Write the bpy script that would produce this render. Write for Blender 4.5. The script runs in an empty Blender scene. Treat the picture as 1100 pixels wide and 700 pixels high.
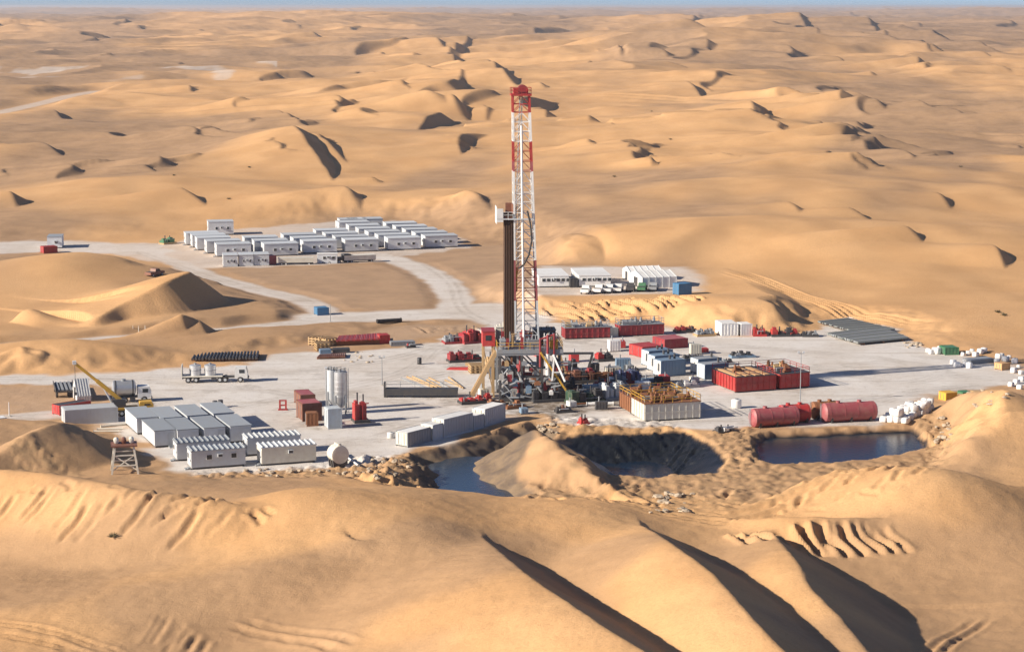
import bpy, bmesh, math, random
import numpy as np
from mathutils import Vector, Matrix
random.seed(7)
SC = bpy.context.scene
COL = SC.collection
R = math.radians

# ------------------------------------------------------------------ camera
CAM_H, FOCAL, PITCH = 67.0, 2200.0, 8.86
cam = bpy.data.cameras.new('camera')
cam.sensor_width = 36.0
cam.lens = 36.0 * FOCAL / 1100.0
cam.clip_start = 1.0
cam.clip_end = 90000.0
cam_o = bpy.data.objects.new('camera', cam)
cam_o.location = (0, 0, CAM_H)
cam_o.rotation_euler = (R(90 - PITCH), 0, 0)
COL.objects.link(cam_o)
SC.camera = cam_o

# ------------------------------------------------------------------ sky, sun, exposure
SUN_EL, LIGHT_AZ = 25.0, 20.0        # the light travels towards (cos az, sin az): from behind and left
w = bpy.data.worlds.new('World')
SC.world = w
w.use_nodes = True
nt = w.node_tree
sky = nt.nodes.new('ShaderNodeTexSky')
sky.sky_type = 'NISHITA'
sky.sun_disc = False
sky.sun_elevation = R(SUN_EL)
SUN_DIR = Vector((-math.cos(R(LIGHT_AZ)) * math.cos(R(SUN_EL)), -math.sin(R(LIGHT_AZ)) * math.cos(R(SUN_EL)), math.sin(R(SUN_EL))))
sky.sun_rotation = math.atan2(SUN_DIR.x, SUN_DIR.y)
sky.air_density = 0.36
sky.dust_density = 0.45
sky.ozone_density = 3.0
bg = nt.nodes['Background']
bg.inputs['Strength'].default_value = 0.085
nt.links.new(sky.outputs['Color'], bg.inputs['Color'])
sun = bpy.data.lights.new('sun', 'SUN')
sun.energy = 4.6
sun.angle = R(0.55)
sun.color = (1.0, 0.90, 0.76)
sun_o = bpy.data.objects.new('sun', sun)
sun_o.rotation_euler = (-SUN_DIR).to_track_quat('-Z', 'Y').to_euler()
sun_o.location = (-200, -100, 300)
COL.objects.link(sun_o)
SC.view_settings.view_transform = 'Standard'
SC.view_settings.look = 'None'
SC.view_settings.gamma = 1.0
SC.view_settings.exposure = 0.79
SC.cycles.max_bounces = 5
SC.cycles.diffuse_bounces = 3
SC.cycles.use_denoising = True

# ------------------------------------------------------------------ photo survey: a sight line of the photograph met with a level plane
_cp, _sp = math.cos(R(PITCH)), math.sin(R(PITCH))
def at(px, py, z=0.0):
    a, b = px - 550.0, 350.0 - py
    dx, dy, dz = a, FOCAL * _cp + b * _sp, -FOCAL * _sp + b * _cp
    t = (z - CAM_H) / dz
    return Vector((dx * t, dy * t, z))
def at_d(px, py, d):
    """point of a sight line at depth d: used to read a crest's height"""
    a, b = px - 550.0, 350.0 - py
    dx, dy, dz = a, FOCAL * _cp + b * _sp, -FOCAL * _sp + b * _cp
    t = d / dy
    return Vector((dx * t, d, CAM_H + dz * t))
def poly(pts, z=0.0):
    return np.array([[at(p[0], p[1], z).x, at(p[0], p[1], z).y] for p in pts])

# ------------------------------------------------------------------ materials
def new_mat(name):
    m = bpy.data.materials.new(name)
    m.use_nodes = True
    n, l = m.node_tree.nodes, m.node_tree.links
    return m, n, l, n['Principled BSDF']
MATS = {}
def paint(name, col, rough=0.55, metal=0.0, dirt=0.35, scale=1.2, dirtcol=(0.36, 0.27, 0.18)):
    """painted or bare surface with uneven dust and fading"""
    if name in MATS: return MATS[name]
    m, n, l, b = new_mat(name)
    tc = n.new('ShaderNodeTexCoord')
    oi = n.new('ShaderNodeObjectInfo')
    add = n.new('ShaderNodeVectorMath'); add.operation = 'MULTIPLY_ADD'
    add.inputs[1].default_value = (1, 1, 1)
    l.new(tc.outputs['Object'], add.inputs[0])
    cmb = n.new('ShaderNodeCombineXYZ')
    mul = n.new('ShaderNodeMath'); mul.operation = 'MULTIPLY'; mul.inputs[1].default_value = 37.0
    l.new(oi.outputs['Random'], mul.inputs[0])
    l.new(mul.outputs[0], cmb.inputs[0]); l.new(mul.outputs[0], cmb.inputs[1])
    l.new(cmb.outputs[0], add.inputs[2])
    nz = n.new('ShaderNodeTexNoise'); nz.inputs['Scale'].default_value = scale
    nz.inputs['Detail'].default_value = 6; nz.inputs['Roughness'].default_value = 0.65
    l.new(add.outputs[0], nz.inputs['Vector'])
    ramp = n.new('ShaderNodeMapRange'); ramp.inputs['From Min'].default_value = 0.42; ramp.inputs['From Max'].default_value = 0.75
    ramp.inputs['To Max'].default_value = dirt
    l.new(nz.outputs['Fac'], ramp.inputs['Value'])
    mix = n.new('ShaderNodeMix'); mix.data_type = 'RGBA'
    mix.inputs['A'].default_value = (*col, 1); mix.inputs['B'].default_value = (*dirtcol, 1)
    l.new(ramp.outputs[0], mix.inputs['Factor'])
    hsv = n.new('ShaderNodeHueSaturation')
    mr = n.new('ShaderNodeMapRange'); mr.inputs['To Min'].default_value = 0.86; mr.inputs['To Max'].default_value = 1.1
    l.new(oi.outputs['Random'], mr.inputs['Value']); l.new(mr.outputs[0], hsv.inputs['Value'])
    l.new(mix.outputs['Result'], hsv.inputs['Color'])
    l.new(hsv.outputs['Color'], b.inputs['Base Color'])
    b.inputs['Roughness'].default_value = rough
    b.inputs['Metallic'].default_value = metal
    MATS[name] = m
    return m
WHITE = paint('white_paint', (0.78, 0.77, 0.74), dirt=0.25)
CABIN = paint('cabin_paint', (0.58, 0.60, 0.62), dirt=0.25)
CAMPROOF = paint('camp_roof_sheet', (0.54, 0.57, 0.59), dirt=0.25)
CREAM = paint('cream_paint', (0.70, 0.66, 0.56), dirt=0.3)
PALEGREY = paint('pale_grey_paint', (0.52, 0.54, 0.55), dirt=0.2)
ROOFGREY = paint('roof_sheet', (0.33, 0.36, 0.385), rough=0.5, dirt=0.25)
GREY = paint('grey_steel', (0.27, 0.29, 0.31), dirt=0.3)
DARK = paint('dark_steel', (0.055, 0.055, 0.06), dirt=0.25, dirtcol=(0.2, 0.15, 0.1))
BLACK = paint('black_rubber', (0.025, 0.025, 0.028), rough=0.8, dirt=0.2)
RED = paint('red_paint', (0.43, 0.030, 0.03), dirt=0.5, dirtcol=(0.34, 0.15, 0.11))
DEEPRED = paint('deep_red_paint', (0.30, 0.025, 0.033), dirt=0.5, dirtcol=(0.27, 0.13, 0.10))
ROSE = paint('faded_red_paint', (0.34, 0.075, 0.085), dirt=0.55, dirtcol=(0.38, 0.22, 0.18))
RUST = paint('rusty_steel', (0.26, 0.105, 0.045), rough=0.8, dirt=0.5, scale=2.2, dirtcol=(0.10, 0.05, 0.03))
ORANGE = paint('orange_primer', (0.62, 0.36, 0.16), dirt=0.3)
YELLOW = paint('yellow_paint', (0.66, 0.37, 0.04), dirt=0.25)
GREEN = paint('green_paint', (0.04, 0.17, 0.08), dirt=0.25)
BLUE = paint('blue_paint', (0.05, 0.19, 0.36), dirt=0.2)
SLATE = paint('slate_blue_paint', (0.17, 0.26, 0.36), dirt=0.2)
SILVER = paint('silver_sheet', (0.62, 0.63, 0.64), rough=0.38, metal=0.6, dirt=0.2)
TAN = paint('tan_paint', (0.50, 0.33, 0.16), dirt=0.4)
PIPE = paint('drill_pipe_steel', (0.065, 0.034, 0.020), rough=0.95, dirt=0.3, dirtcol=(0.03, 0.018, 0.012))
GLASS = paint('dark_window_glass', (0.03, 0.04, 0.05), rough=0.12, dirt=0.1)
CLOTH = paint('white_sack_cloth', (0.78, 0.77, 0.75), rough=0.9, dirt=0.25)
STONE = paint('pale_rubble', (0.42, 0.34, 0.25), rough=0.95, dirt=0.4)
CONCRETE = paint('concrete', (0.50, 0.47, 0.42), rough=0.9, dirt=0.35)
BROWN = paint('brown_paint', (0.20, 0.075, 0.045), dirt=0.3)
MATGREY = paint('grey_matting', (0.19, 0.21, 0.21), rough=0.8, dirt=0.3)
SCRUB = paint('dry_scrub', (0.10, 0.085, 0.04), rough=0.9, dirt=0.3)

# ------------------------------------------------------------------ noise
def _hash(ix, iy, s):
    h = (ix * 374761393 + iy * 668265263 + s * 974711) & 0x7fffffff
    h = ((h ^ (h >> 13)) * 1274126177) & 0x7fffffff
    return (h ^ (h >> 16)) & 0xffff
def pnoise(x, y, s=0):
    ix, iy = np.floor(x).astype(np.int64), np.floor(y).astype(np.int64)
    fx, fy = x - ix, y - iy
    u, v = fx*fx*fx*(fx*(fx*6-15)+10), fy*fy*fy*(fy*(fy*6-15)+10)
    def g(dx, dy):
        a = _hash(ix+dx, iy+dy, s) * (2*math.pi/65536.0)
        return np.cos(a)*(fx-dx) + np.sin(a)*(fy-dy)
    return 1.5*((g(0,0)*(1-u)+g(1,0)*u)*(1-v) + (g(0,1)*(1-u)+g(1,1)*u)*v)
def fbm(x, y, octv, s=0, gain=0.5):
    r, a = 0, 1.0
    for o in range(octv):
        r = r + a*pnoise(x*2**o, y*2**o, s+o*17); a *= gain
    return r
def sstep(a, b, x):
    t = np.clip((x-a)/(b-a), 0, 1)
    return t*t*(3-2*t)

# ------------------------------------------------------------------ the sand sheet: rows of depth, columns fanning out
ys = [120.0]
while ys[-1] < 60000:
    y = ys[-1]
    ys.append(y + (0.5 if y < 470 else min(0.5+(y-470)*0.02, 2.6) if y < 1500 else y*0.0022 if y < 7000 else y*0.008))
YR = np.array(ys)
U = np.concatenate([-1-np.geomspace(0.012, 1.4, 70)[::-1], np.linspace(-1, 1, 760), 1+np.geomspace(0.012, 1.4, 70)])
NC = len(U)
WID = 0.31*YR + 32
X = U[None, :]*WID[:, None]
Y = np.repeat(YR[:, None], NC, 1)
NR = len(YR)

def window(x0, x1, y0, y1):
    r0, r1 = np.searchsorted(YR, y0), np.searchsorted(YR, y1)
    if r1 - r0 < 1: return None
    wmin = WID[r0]
    c0 = int(np.clip(np.searchsorted(U, min(x0/WID[r0], x0/WID[r1-1])), 0, NC))
    c1 = int(np.clip(np.searchsorted(U, max(x1/WID[r0], x1/WID[r1-1]))+1, 0, NC))
    if c1 - c0 < 1: return None
    return slice(r0, r1), slice(c0, c1)

def line_dist(x, y, P, side=False):
    """nearest distance to a polyline, signed positive on its left-hand side, and the value at the nearest point"""
    best = np.full(x.shape, 1e18); sgn = np.ones(x.shape); val = np.zeros(x.shape); end = np.zeros(x.shape)
    tot = sum(math.hypot(P[i+1][0]-P[i][0], P[i+1][1]-P[i][1]) for i in range(len(P)-1)); acc = 0
    last = len(P)-2
    for i in range(len(P)-1):
        ax, ay, az = P[i]; bx, by, bz = P[i+1]
        dx, dy = bx-ax, by-ay; L2 = dx*dx+dy*dy+1e-9
        t = np.clip(((x-ax)*dx+(y-ay)*dy)/L2, 0, 1)
        qx, qy = x-(ax+t*dx), y-(ay+t*dy)
        d = qx*qx+qy*qy
        m = d < best
        cr = (qy*dx-qx*dy)/np.sqrt(L2*(d+1e-9))
        cap = ((t <= 0) & (i == 0)) | ((t >= 1) & (i == last))
        best = np.where(m, d, best)
        sgn = np.where(m, np.where(cap, cr, np.sign(cr)), sgn)
        val = np.where(m, az+(bz-az)*t, val)
        end = np.where(m, (acc+t*math.sqrt(L2))/tot, end)
        acc += math.sqrt(L2)
    if side: return np.sqrt(best), sgn, val
    return np.sqrt(best)*np.where(sgn < 0, -1, 1), val, end
def poly_sd(x, y, P):
    """signed distance to a polygon, positive inside"""
    best = np.full(x.shape, 1e18); ins = np.zeros(x.shape, bool)
    n = len(P)
    for i in range(n):
        ax, ay = P[i]; bx, by = P[(i+1) % n]
        dx, dy = bx-ax, by-ay
        t = np.clip(((x-ax)*dx+(y-ay)*dy)/(dx*dx+dy*dy+1e-9), 0, 1)
        best = np.minimum(best, (x-ax-t*dx)**2+(y-ay-t*dy)**2)
        c = (ay > y) != (by > y)
        with np.errstate(divide='ignore', invalid='ignore'):
            xi = (bx-ax)*(y-ay)/(by-ay+1e-12)+ax
        ins ^= c & (x < xi)
    d = np.sqrt(best)
    return np.where(ins, d, -d)
def smax(a, b, k):
    h = np.clip(0.5+0.5*(a-b)/k, 0, 1)
    return b+(a-b)*h+k*h*(1-h)

# broad relief
far = sstep(430, 900, Y)
ca, sa = math.cos(R(25)), math.sin(R(25))
XR, YRr = X*ca+Y*sa, -X*sa+Y*ca
Z = 1.3*fbm(X/60, Y/80, 3, 3) + 1.2
Z += far*(3.0*fbm(XR/230, YRr/120, 3, 11) + 1.0)
rid = 1-np.abs(fbm(XR/420, YRr/260, 3, 31))
Z += sstep(800, 2200, Y)*(8*np.clip(rid-0.62, 0, 1)/0.38*0.9)
rid2 = 1-np.abs(fbm(XR/1500+3.1, YRr/800, 4, 51))
Z += sstep(2200, 7000, Y)*(26*np.clip(rid2-0.55, 0, 1)/0.45)
Z += sstep(5000, 16000, Y)*(34*fbm(X/1900, Y/2600, 5, 71))
print('grid', NR, NC)

def bump(px, py, h, rx, ry, d=None):
    p = at(px, py) if d is None else at_d(px, py, d)
    wn = window(p.x-3*rx, p.x+3*rx, p.y-3*ry, p.y+3*ry)
    if wn is None: return
    x, y = X[wn], Y[wn]
    Z[wn] += h*np.exp(-((x-p.x)/rx)**2-((y-p.y)/ry)**2)
def smooth_line(P, m=6):
    if len(P) < 3: return P
    out = []
    for i in range(len(P)-1):
        a, b, c, d = P[max(i-1, 0)], P[i], P[i+1], P[min(i+2, len(P)-1)]
        for k in range(m):
            t = k/m
            out.append(tuple(0.5*(2*b[j]+(c[j]-a[j])*t+(2*a[j]-5*b[j]+4*c[j]-d[j])*t*t+(3*b[j]-a[j]-3*c[j]+d[j])*t**3) for j in range(3)))
    return out+[P[-1]]
def ridge(pts, Lw, slope=0.62, k=1.2, Ll=None, pw=1.6, world=False, rel=False, wob=0.0, seed=0):
    """a dune: gentle back up to a crest line, then a slip face down its left-hand side"""
    P = pts if world else [(*at(p[0], p[1], p[2]).xy, p[2]) for p in pts]
    P = smooth_line(P)
    mx = max(p[2] for p in P)+2
    ext = max(2.6*Lw, mx/slope+4)
    x0, x1 = min(p[0] for p in P)-ext, max(p[0] for p in P)+ext
    y0, y1 = min(p[1] for p in P)-ext, max(p[1] for p in P)+ext
    wn = window(x0, x1, y0, y1)
    if wn is None: return
    x, y = X[wn], Y[wn]
    if wob:
        s = Lw*0.35
        x = x+wob*pnoise(x/s, y/s, seed); y = y+wob*pnoise(x/s+9, y/s+5, seed+3)
    d, sd_, h = line_dist(x, y, P, True)
    back = h*np.exp(-(d/Lw)**pw)
    lee = h*np.exp(-(d/Ll)**pw) if Ll else h-slope*d
    w_ = sstep(-1, 1, sd_)
    if rel:      # heights above the ground as it lies: the dune is laid on top of it
        Z[wn] += back*(1-w_)+np.maximum(lee, 0)*w_
        return
    f = back*(1-w_)+lee*w_-0.6
    Z[wn] = np.where(f > -3, smax(Z[wn], f, k+(0.35-k)*w_), Z[wn])

def graph_dune(P, Lw, slope=0.62, pw=1.6):
    """a dune laid on the ground as it lies: its crest is a curve over the chord from first to last point, slip face on the left of the way"""
    P = smooth_line(P, 8)
    ax, ay = P[0][0], P[0][1]; dx, dy = P[-1][0]-ax, P[-1][1]-ay
    L = math.hypot(dx, dy); dx, dy = dx/L, dy/L
    S = np.array([(p[0]-ax)*dx+(p[1]-ay)*dy for p in P]); O = np.array([-(p[0]-ax)*dy+(p[1]-ay)*dx for p in P]); H = np.array([p[2] for p in P])
    keep, mx = [], -1e9
    for i, v in enumerate(S):
        if v > mx+L*0.004 and v <= L+1e-3: keep.append(i); mx = v
    S, O, H = S[keep], O[keep], H[keep]
    sl = np.gradient(O, S); cs = 1/np.sqrt(1+np.clip(sl, -2.5, 2.5)**2)
    ext = 2.4*Lw+abs(O).max()
    cx = [ax, ax+dx*L]; cy = [ay, ay+dy*L]
    wn = window(min(cx)-ext, max(cx)+ext, min(cy)-ext, max(cy)+ext)
    if wn is None: return
    x, y = X[wn]-ax, Y[wn]-ay
    s = x*dx+y*dy; n_ = -x*dy+y*dx
    h = np.interp(s, S, H, left=0, right=0); d = (n_-np.interp(s, S, O))*np.interp(s, S, cs)
    hb = np.interp(s, S-0.0, H, left=0, right=0)
    f = np.where(d < 0, hb*np.exp(-(np.abs(d)/Lw)**pw), np.maximum(h-slope*np.abs(d), 0))
    Z[wn] += f

# --- distant dune masses
bump(330, 20, 16, 700, 500, 5200); bump(430, 14, 20, 500, 500, 6200); bump(230, 18, 14, 500, 500, 6000)
bump(770, 55, 30, 190, 420, 2700); bump(820, 40, 34, 300, 420, 3700); bump(700, 90, 10, 150, 220, 1750)
bump(920, 30, 16, 350, 400, 4300); bump(560, 40, 10, 250, 300, 3300)
bump(455, 105, 8, 60, 110, 1450); bump(500, 95, 6, 60, 110, 1700)
bump(665, 284, 4.5, 40, 40); bump(700, 240, 6, 90, 60); bump(880, 200, 7, 90, 80); bump(850, 284, 4.5, 55, 40)
bump(960, 275, 5, 70, 45); bump(800, 160, 8, 130, 90); bump(1000, 230, 5, 90, 50); bump(320, 165, 6, 45, 60); bump(200, 215, 5, 50, 40)

# --- scattered small slip-face dunes out to the horizon
rs = np.random.RandomState(5)
def zq(x, y):
    r_i = min(np.searchsorted(YR, y), NR-1); c_i = int(np.clip(np.searchsorted(U, x/WID[r_i]), 0, NC-1))
    return float(Z[r_i, c_i])
def chain(px, py, L, h, Lw, a, n, wig):
    """a linked chain of crescents: one sinuous crest, its height rising and sinking along the way"""
    p = at(px, py); P = []; ph = rs.rand()*6.3; per = rs.uniform(1.2, 2.6)
    for j in range(n):
        u = j/(n-1)*2-1
        off = wig*math.sin(ph+u*per*3.1)+rs.uniform(-.12, .12)*wig+0.13*L*u*u
        x = p.x-math.cos(a)*L*u*0.5+off*math.cos(a-math.pi/2); y = p.y-math.sin(a)*L*u*0.5+off*math.sin(a-math.pi/2)
        hh = h*(1-u*u)*(0.7+0.3*math.cos(ph*1.7+u*per*3.0))
        P.append((x, y, hh))
    graph_dune(P, Lw)
for i in range(95):
    py = 20+rs.rand()**1.15*185; px = -60+rs.rand()*1220
    if 520 < px < 610 and py > 140: continue
    d0 = CAM_H*FOCAL/(py-7); sc = min(max(d0/900, 0.6), 5.0)
    L = rs.uniform(30, 95)*sc; h = rs.uniform(2.4, 6.2)*min(sc, 3.0)
    chain(px, py, L, h, rs.uniform(28, 60)*sc, R(88+rs.uniform(-26, 34)), 11, L*rs.uniform(.02, .07))
for i in range(70):
    py = 22+rs.rand()**1.1*185; px = -60+rs.rand()*1220
    if 520 < px < 610 and py > 140: continue
    d0 = CAM_H*FOCAL/(py-7); sc = min(max(d0/900, 0.6), 4.0)
    L = rs.uniform(10, 26)*sc
    chain(px, py, L, rs.uniform(1.2, 3.4)*min(sc, 2.4), L*1.1, R(92+rs.uniform(-24, 24)), 7, 0.02*L)

ZB = Z.copy()
def zq2(x, y):
    r_i = min(np.searchsorted(YR, y), NR-1); c_i = int(np.clip(np.searchsorted(U, x/WID[r_i]), 0, NC-1))
    return max(float(ZB[r_i, c_i]), 0)
# --- slip faces read from the photograph (pixel, pixel, crest height)
def auto(pts, h, Lw, **kw):
    """crest points in the photograph, low at both ends"""
    k_ = min(range(len(pts)), key=lambda i: pts[i][1])
    if len(pts)-k_ >= 2: pts = pts[k_:]
    if len(pts) == 2: pts = [pts[0], ((pts[0][0]+pts[1][0])/2, (pts[0][1]+pts[1][1])/2), pts[1]]
    n = len(pts); out = []
    g_ = 1.05
    pm_ = pts[n//2]; zpl = 0.0
    for _ in range(6):
        g = at(pm_[0], pm_[1], zpl); zpl = 0.5*zpl+0.5*(zq2(g.x, g.y)+0.8*h*g_)
    for i, p in enumerate(pts):
        t = i/(n-1); g = at(p[0], p[1], zpl)
        out.append((g.x, g.y, h*g_*1.2*math.sin(math.pi*t)))
    graph_dune(out, Lw)
auto([(512, 44), (496, 50), (482, 58), (488, 64), (497, 67)], 6.82, 70)
auto([(516, 70), (526, 75), (540, 82), (556, 84)], 6.82, 70)
auto([(497, 78), (491, 86), (484, 90), (460, 91), (435, 93)], 5.58, 60)
auto([(436, 104), (455, 107), (480, 108)], 4.34, 40)
auto([(478, 118), (474, 123), (460, 127), (446, 134)], 4.34, 45)
auto([(478, 118), (490, 121), (504, 122)], 3.72, 40)
auto([(548, 150), (525, 144), (500, 147), (492, 153), (496, 161)], 3.1, 35)
auto([(268, 123), (284, 119), (300, 122), (326, 131)], 3.72, 40)
auto([(308, 149), (318, 156), (340, 168), (358, 180)], 4.34, 45)
auto([(325, 145), (345, 148), (374, 158)], 2.48, 30)
auto([(132, 216), (152, 208), (176, 203), (196, 205), (222, 211)], 2.79, 28)
auto([(345, 207), (356, 199), (372, 205), (388, 212)], 2.48, 26)
auto([(488, 203), (506, 208), (528, 215)], 2.48, 26)
auto([(-6, 155), (20, 153), (45, 156), (68, 160)], 3.1, 45)
auto([(40, 128), (55, 119), (68, 126)], 3.1, 40)
auto([(-12, 208), (5, 206), (18, 213)], 3.1, 35)
auto([(800, 108), (808, 113), (816, 119)], 4.96, 60); auto([(812, 126), (824, 126), (836, 132)], 4.34, 60)
auto([(730, 90), (742, 92), (756, 97)], 4.34, 60); auto([(755, 20), (744, 29), (738, 34)], 7.44, 110)
auto([(836, 22), (848, 27), (868, 33), (880, 38)], 7.44, 110); auto([(908, 14), (918, 20), (926, 20)], 6.2, 110)
auto([(922, 30), (935, 35), (960, 40)], 5.58, 90); auto([(640, 47), (660, 49), (684, 47)], 4.96, 90)
auto([(838, 217), (848, 222), (860, 226)], 1.86, 28); auto([(900, 221), (915, 226), (935, 230)], 1.86, 28)
auto([(963, 243), (975, 246), (992, 249)], 1.86, 28); auto([(996, 206), (1010, 210), (1022, 214)], 1.86, 25)
auto([(1048, 264), (1060, 262), (1080, 274)], 2.17, 22); auto([(752, 303), (764, 305), (780, 309)], 2.5, 20)
auto([(574, 224), (586, 231), (603, 242), (622, 250), (643, 257)], 4.65, 30)
auto([(776, 282), (792, 292), (812, 306), (832, 319), (852, 327), (874, 330)], 3.6, 30)
ridge([(204, 289, 9.6), (178, 300, 8.6), (155, 312, 6.8), (128, 325, 4.8), (105, 338, 3.2), (84, 347, 1.6)], 24, 0.82)
bump(110, 300, 3.5, 22, 18); bump(40, 310, 4, 25, 18); bump(20, 388, 1.0, 20, 6); bump(95, 386, 1.2, 16, 5)
for p in ([(20, 370), (30, 375), (45, 377)], [(205, 345), (212, 346), (222, 350)], [(185, 345), (192, 347), (200, 350)], [(10, 338), (30, 336), (55, 333)]):
    auto(p, 2.0, 8)

# --- foreground dunes
bump(390, 596, 4.6, 20, 22); bump(1010, 566, 5.5, 14, 13); bump(640, 590, 3.0, 11, 20); bump(130, 600, -1.5, 25, 20); bump(470, 645, 2.0, 8, 12); bump(325, 590, 1.6, 8, 9); bump(560, 668, 1.6, 7, 9); bump(235, 590, 1.4, 8, 8)
bump(1055, 470, 6.5, 13, 17); bump(240, 660, 1.6, 22, 12); bump(60, 560, 2.2, 22, 18); bump(880, 545, 1.5, 12, 8); bump(1000, 660, -1.5, 14, 18)
ridge([(100, 458, 3.0), (66, 450, 7.0), (30, 463, 7.0), (0, 482, 5.5), (-30, 500, 4.5)], 10, 0.45)
ridge([(345, 548, 4.0), (300, 546, 6.2), (230, 532, 7.6), (148, 521, 8.0), (60, 505, 7.4), (0, 500, 6.4), (-60, 500, 5.0)], 11, 0.5, Ll=11)
ridge([(512, 567, 3.0), (530, 581, 7.0), (568, 612, 10.6), (612, 641, 12.2), (652, 668, 12.8), (690, 690, 12.6), (725, 714, 12.0)], 24, 0.56)
ridge([(685, 557, 3.2), (710, 570, 8.4), (756, 602, 10.4), (776, 621, 10.4), (798, 646, 10.8), (824, 674, 10.8), (850, 699, 10.4)], 15, 0.54)
ridge([(730, 640, 4.5), (756, 664, 8.0), (776, 691, 8.4), (790, 710, 8.4)], 8, 0.52)
ridge([(832, 571, 3.5), (855, 596, 6.6), (870, 624, 7.0), (902, 657, 6.8), (934, 696, 6.6), (950, 714, 6.4)], 11, 0.54)
ridge([(362, 563, 4.2), (372, 571, 6.0), (388, 577, 6.0), (408, 584, 4.6)], 10, 0.6)
ridge([(528, 541, 1.4), (545, 547, 3.2), (572, 556, 3.2), (604, 563, 1.4)], 7, 0.6)
ridge([(410, 541, 1.2), (430, 545, 2.6), (456, 552, 1.8)], 6, 0.6); ridge([(466, 546, 1.0), (480, 549, 2.4), (494, 554, 1.2)], 6, 0.6)
ridge([(780, 554, 2.5), (830, 550, 4.2), (900, 550, 4.6), (960, 552, 4.0)], 5.0, 0.42)
ridge([(930, 548, 3.5), (965, 519, 6.6), (1030, 512, 6.6), (1092, 518, 5.5)], 7.5, 0.35, Ll=12)
ridge([(990, 478, 3.0), (1012, 455, 6.0), (1050, 440, 7.5), (1120, 437, 7.5)], 9, 0.4, Ll=9)

# ------------------------------------------------------------------ the levelled site
GRAV = np.zeros_like(Z); MUD = np.zeros_like(Z); LINER = np.zeros_like(Z); CHURN = np.zeros_like(Z)
def level(P, z, soft, gravel=1.0, edge=2.0, wob=3.0):
    """flatten the ground inside a polygon and lay gravel on it"""
    P = poly(P, z)
    x0, y0 = P.min(0); x1, y1 = P.max(0)
    m = soft+6
    wn = window(x0-m, x1+m, y0-m, y1+m)
    x, y = X[wn], Y[wn]
    sd = poly_sd(x, y, P) + wob*pnoise(x/9, y/9, 5) + 0.4*wob*pnoise(x/3, y/3, 8)
    f = sstep(-soft, 0.5, sd)
    Z[wn] = Z[wn]*(1-f)+z*f
    GRAV[wn] = np.maximum(GRAV[wn], gravel*sstep(-edge*0.5, edge, sd))
def road(pts, width, z=None, gravel=0.8, soft=4.0):
    P = [(*at(p[0], p[1], p[2] if len(p) > 2 else 0).xy, p[2] if len(p) > 2 else 0.0) for p in pts]
    x0, x1 = min(p[0] for p in P)-width-8, max(p[0] for p in P)+width+8
    y0, y1 = min(p[1] for p in P)-width-8, max(p[1] for p in P)+width+8
    wn = window(x0, x1, y0, y1)
    x, y = X[wn], Y[wn]
    d, h, t = line_dist(x, y, P)
    d = np.abs(d)+0.8*pnoise(x/6, y/6, 21)
    f = 1-sstep(width*0.5, width*0.5+soft, d)
    Z[wn] = Z[wn]*(1-f)+h*f
    GRAV[wn] = np.maximum(GRAV[wn], gravel*(1-sstep(width*0.35, width*0.62, d)))
def basin(P, depth, slope, liner=0.0, mud=0.0, wob=0.8, zref=0.0):
    P = poly(P, zref)
    x0, y0 = P.min(0); x1, y1 = P.max(0)
    wn = window(x0-8, x1+8, y0-8, y1+8)
    x, y = X[wn], Y[wn]
    sd = poly_sd(x, y, P)+wob*pnoise(x/4, y/4, 9)+0.4*wob*pnoise(x/1.6, y/1.6, 12)
    floor_ = zref-np.clip(sd*slope, 0, depth)
    Z[wn] = np.where(sd > 0, np.minimum(Z[wn], floor_), Z[wn])
    if liner: LINER[wn] = np.maximum(LINER[wn], liner*sstep(0.2, 1.0, sd))
    if mud: MUD[wn] = np.maximum(MUD[wn], mud*sstep(-0.5, 1.2, sd))
def heap(pts, slope, wob=0.5):
    P = [(*at(p[0], p[1], p[2]).xy, p[2]) for p in pts]
    mx = max(p[2] for p in P)/slope+8
    wn = window(min(p[0] for p in P)-mx, max(p[0] for p in P)+mx, min(p[1] for p in P)-mx, max(p[1] for p in P)+mx)
    x, y = X[wn], Y[wn]
    d, h, t = line_dist(x, y, P)
    f = h-slope*(np.sqrt(d*d+0.25)-0.5)+wob*0.5*pnoise(x/3, y/3, 33)
    Z[wn] = smax(Z[wn], f, 0.25)
def area_noise(P, amp, s, soft=4.0, z=0.0):
    """churned, bulldozed sand"""
    P = poly(P, z); x0, y0 = P.min(0); x1, y1 = P.max(0)
    wn = window(x0-soft, x1+soft, y0-soft, y1+soft)
    x, y = X[wn], Y[wn]
    f = sstep(-soft, 0, poly_sd(x, y, P))
    n = np.abs(pnoise(x/s, y/s, 41))+0.6*np.abs(pnoise(x/s*2.1, y/s*2.1, 43))+0.3*pnoise(x/s*4.3, y/s*4.3, 44)-0.35
    Z[wn] += amp*f*n; CHURN[wn] = np.maximum(CHURN[wn], f)
def furrow(pts, depth, width, z=0.0):
    P = [(*at(p[0], p[1], p[2] if len(p) > 2 else z).xy, 0) for p in pts]
    m = width*3
    wn = window(min(p[0] for p in P)-m, max(p[0] for p in P)+m, min(p[1] for p in P)-m, max(p[1] for p in P)+m)
    if wn is None: return
    x, y = X[wn], Y[wn]
    d, h, t = line_dist(x, y, P)
    end = sstep(0, 0.15, t)*sstep(1, 0.85, t)
    d = np.abs(d)+0.15*pnoise(x/1.5, y/1.5, 61)
    Z[wn] += end*(-depth*np.exp(-(d/(width*0.5))**2)+0.55*depth*np.exp(-((d-width)/(width*0.45))**2))

level([(425, 268), (470, 262), (545, 262), (575, 300), (575, 345), (500, 345), (440, 300)], 0.4, 24, gravel=0.05, wob=1)
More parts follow.
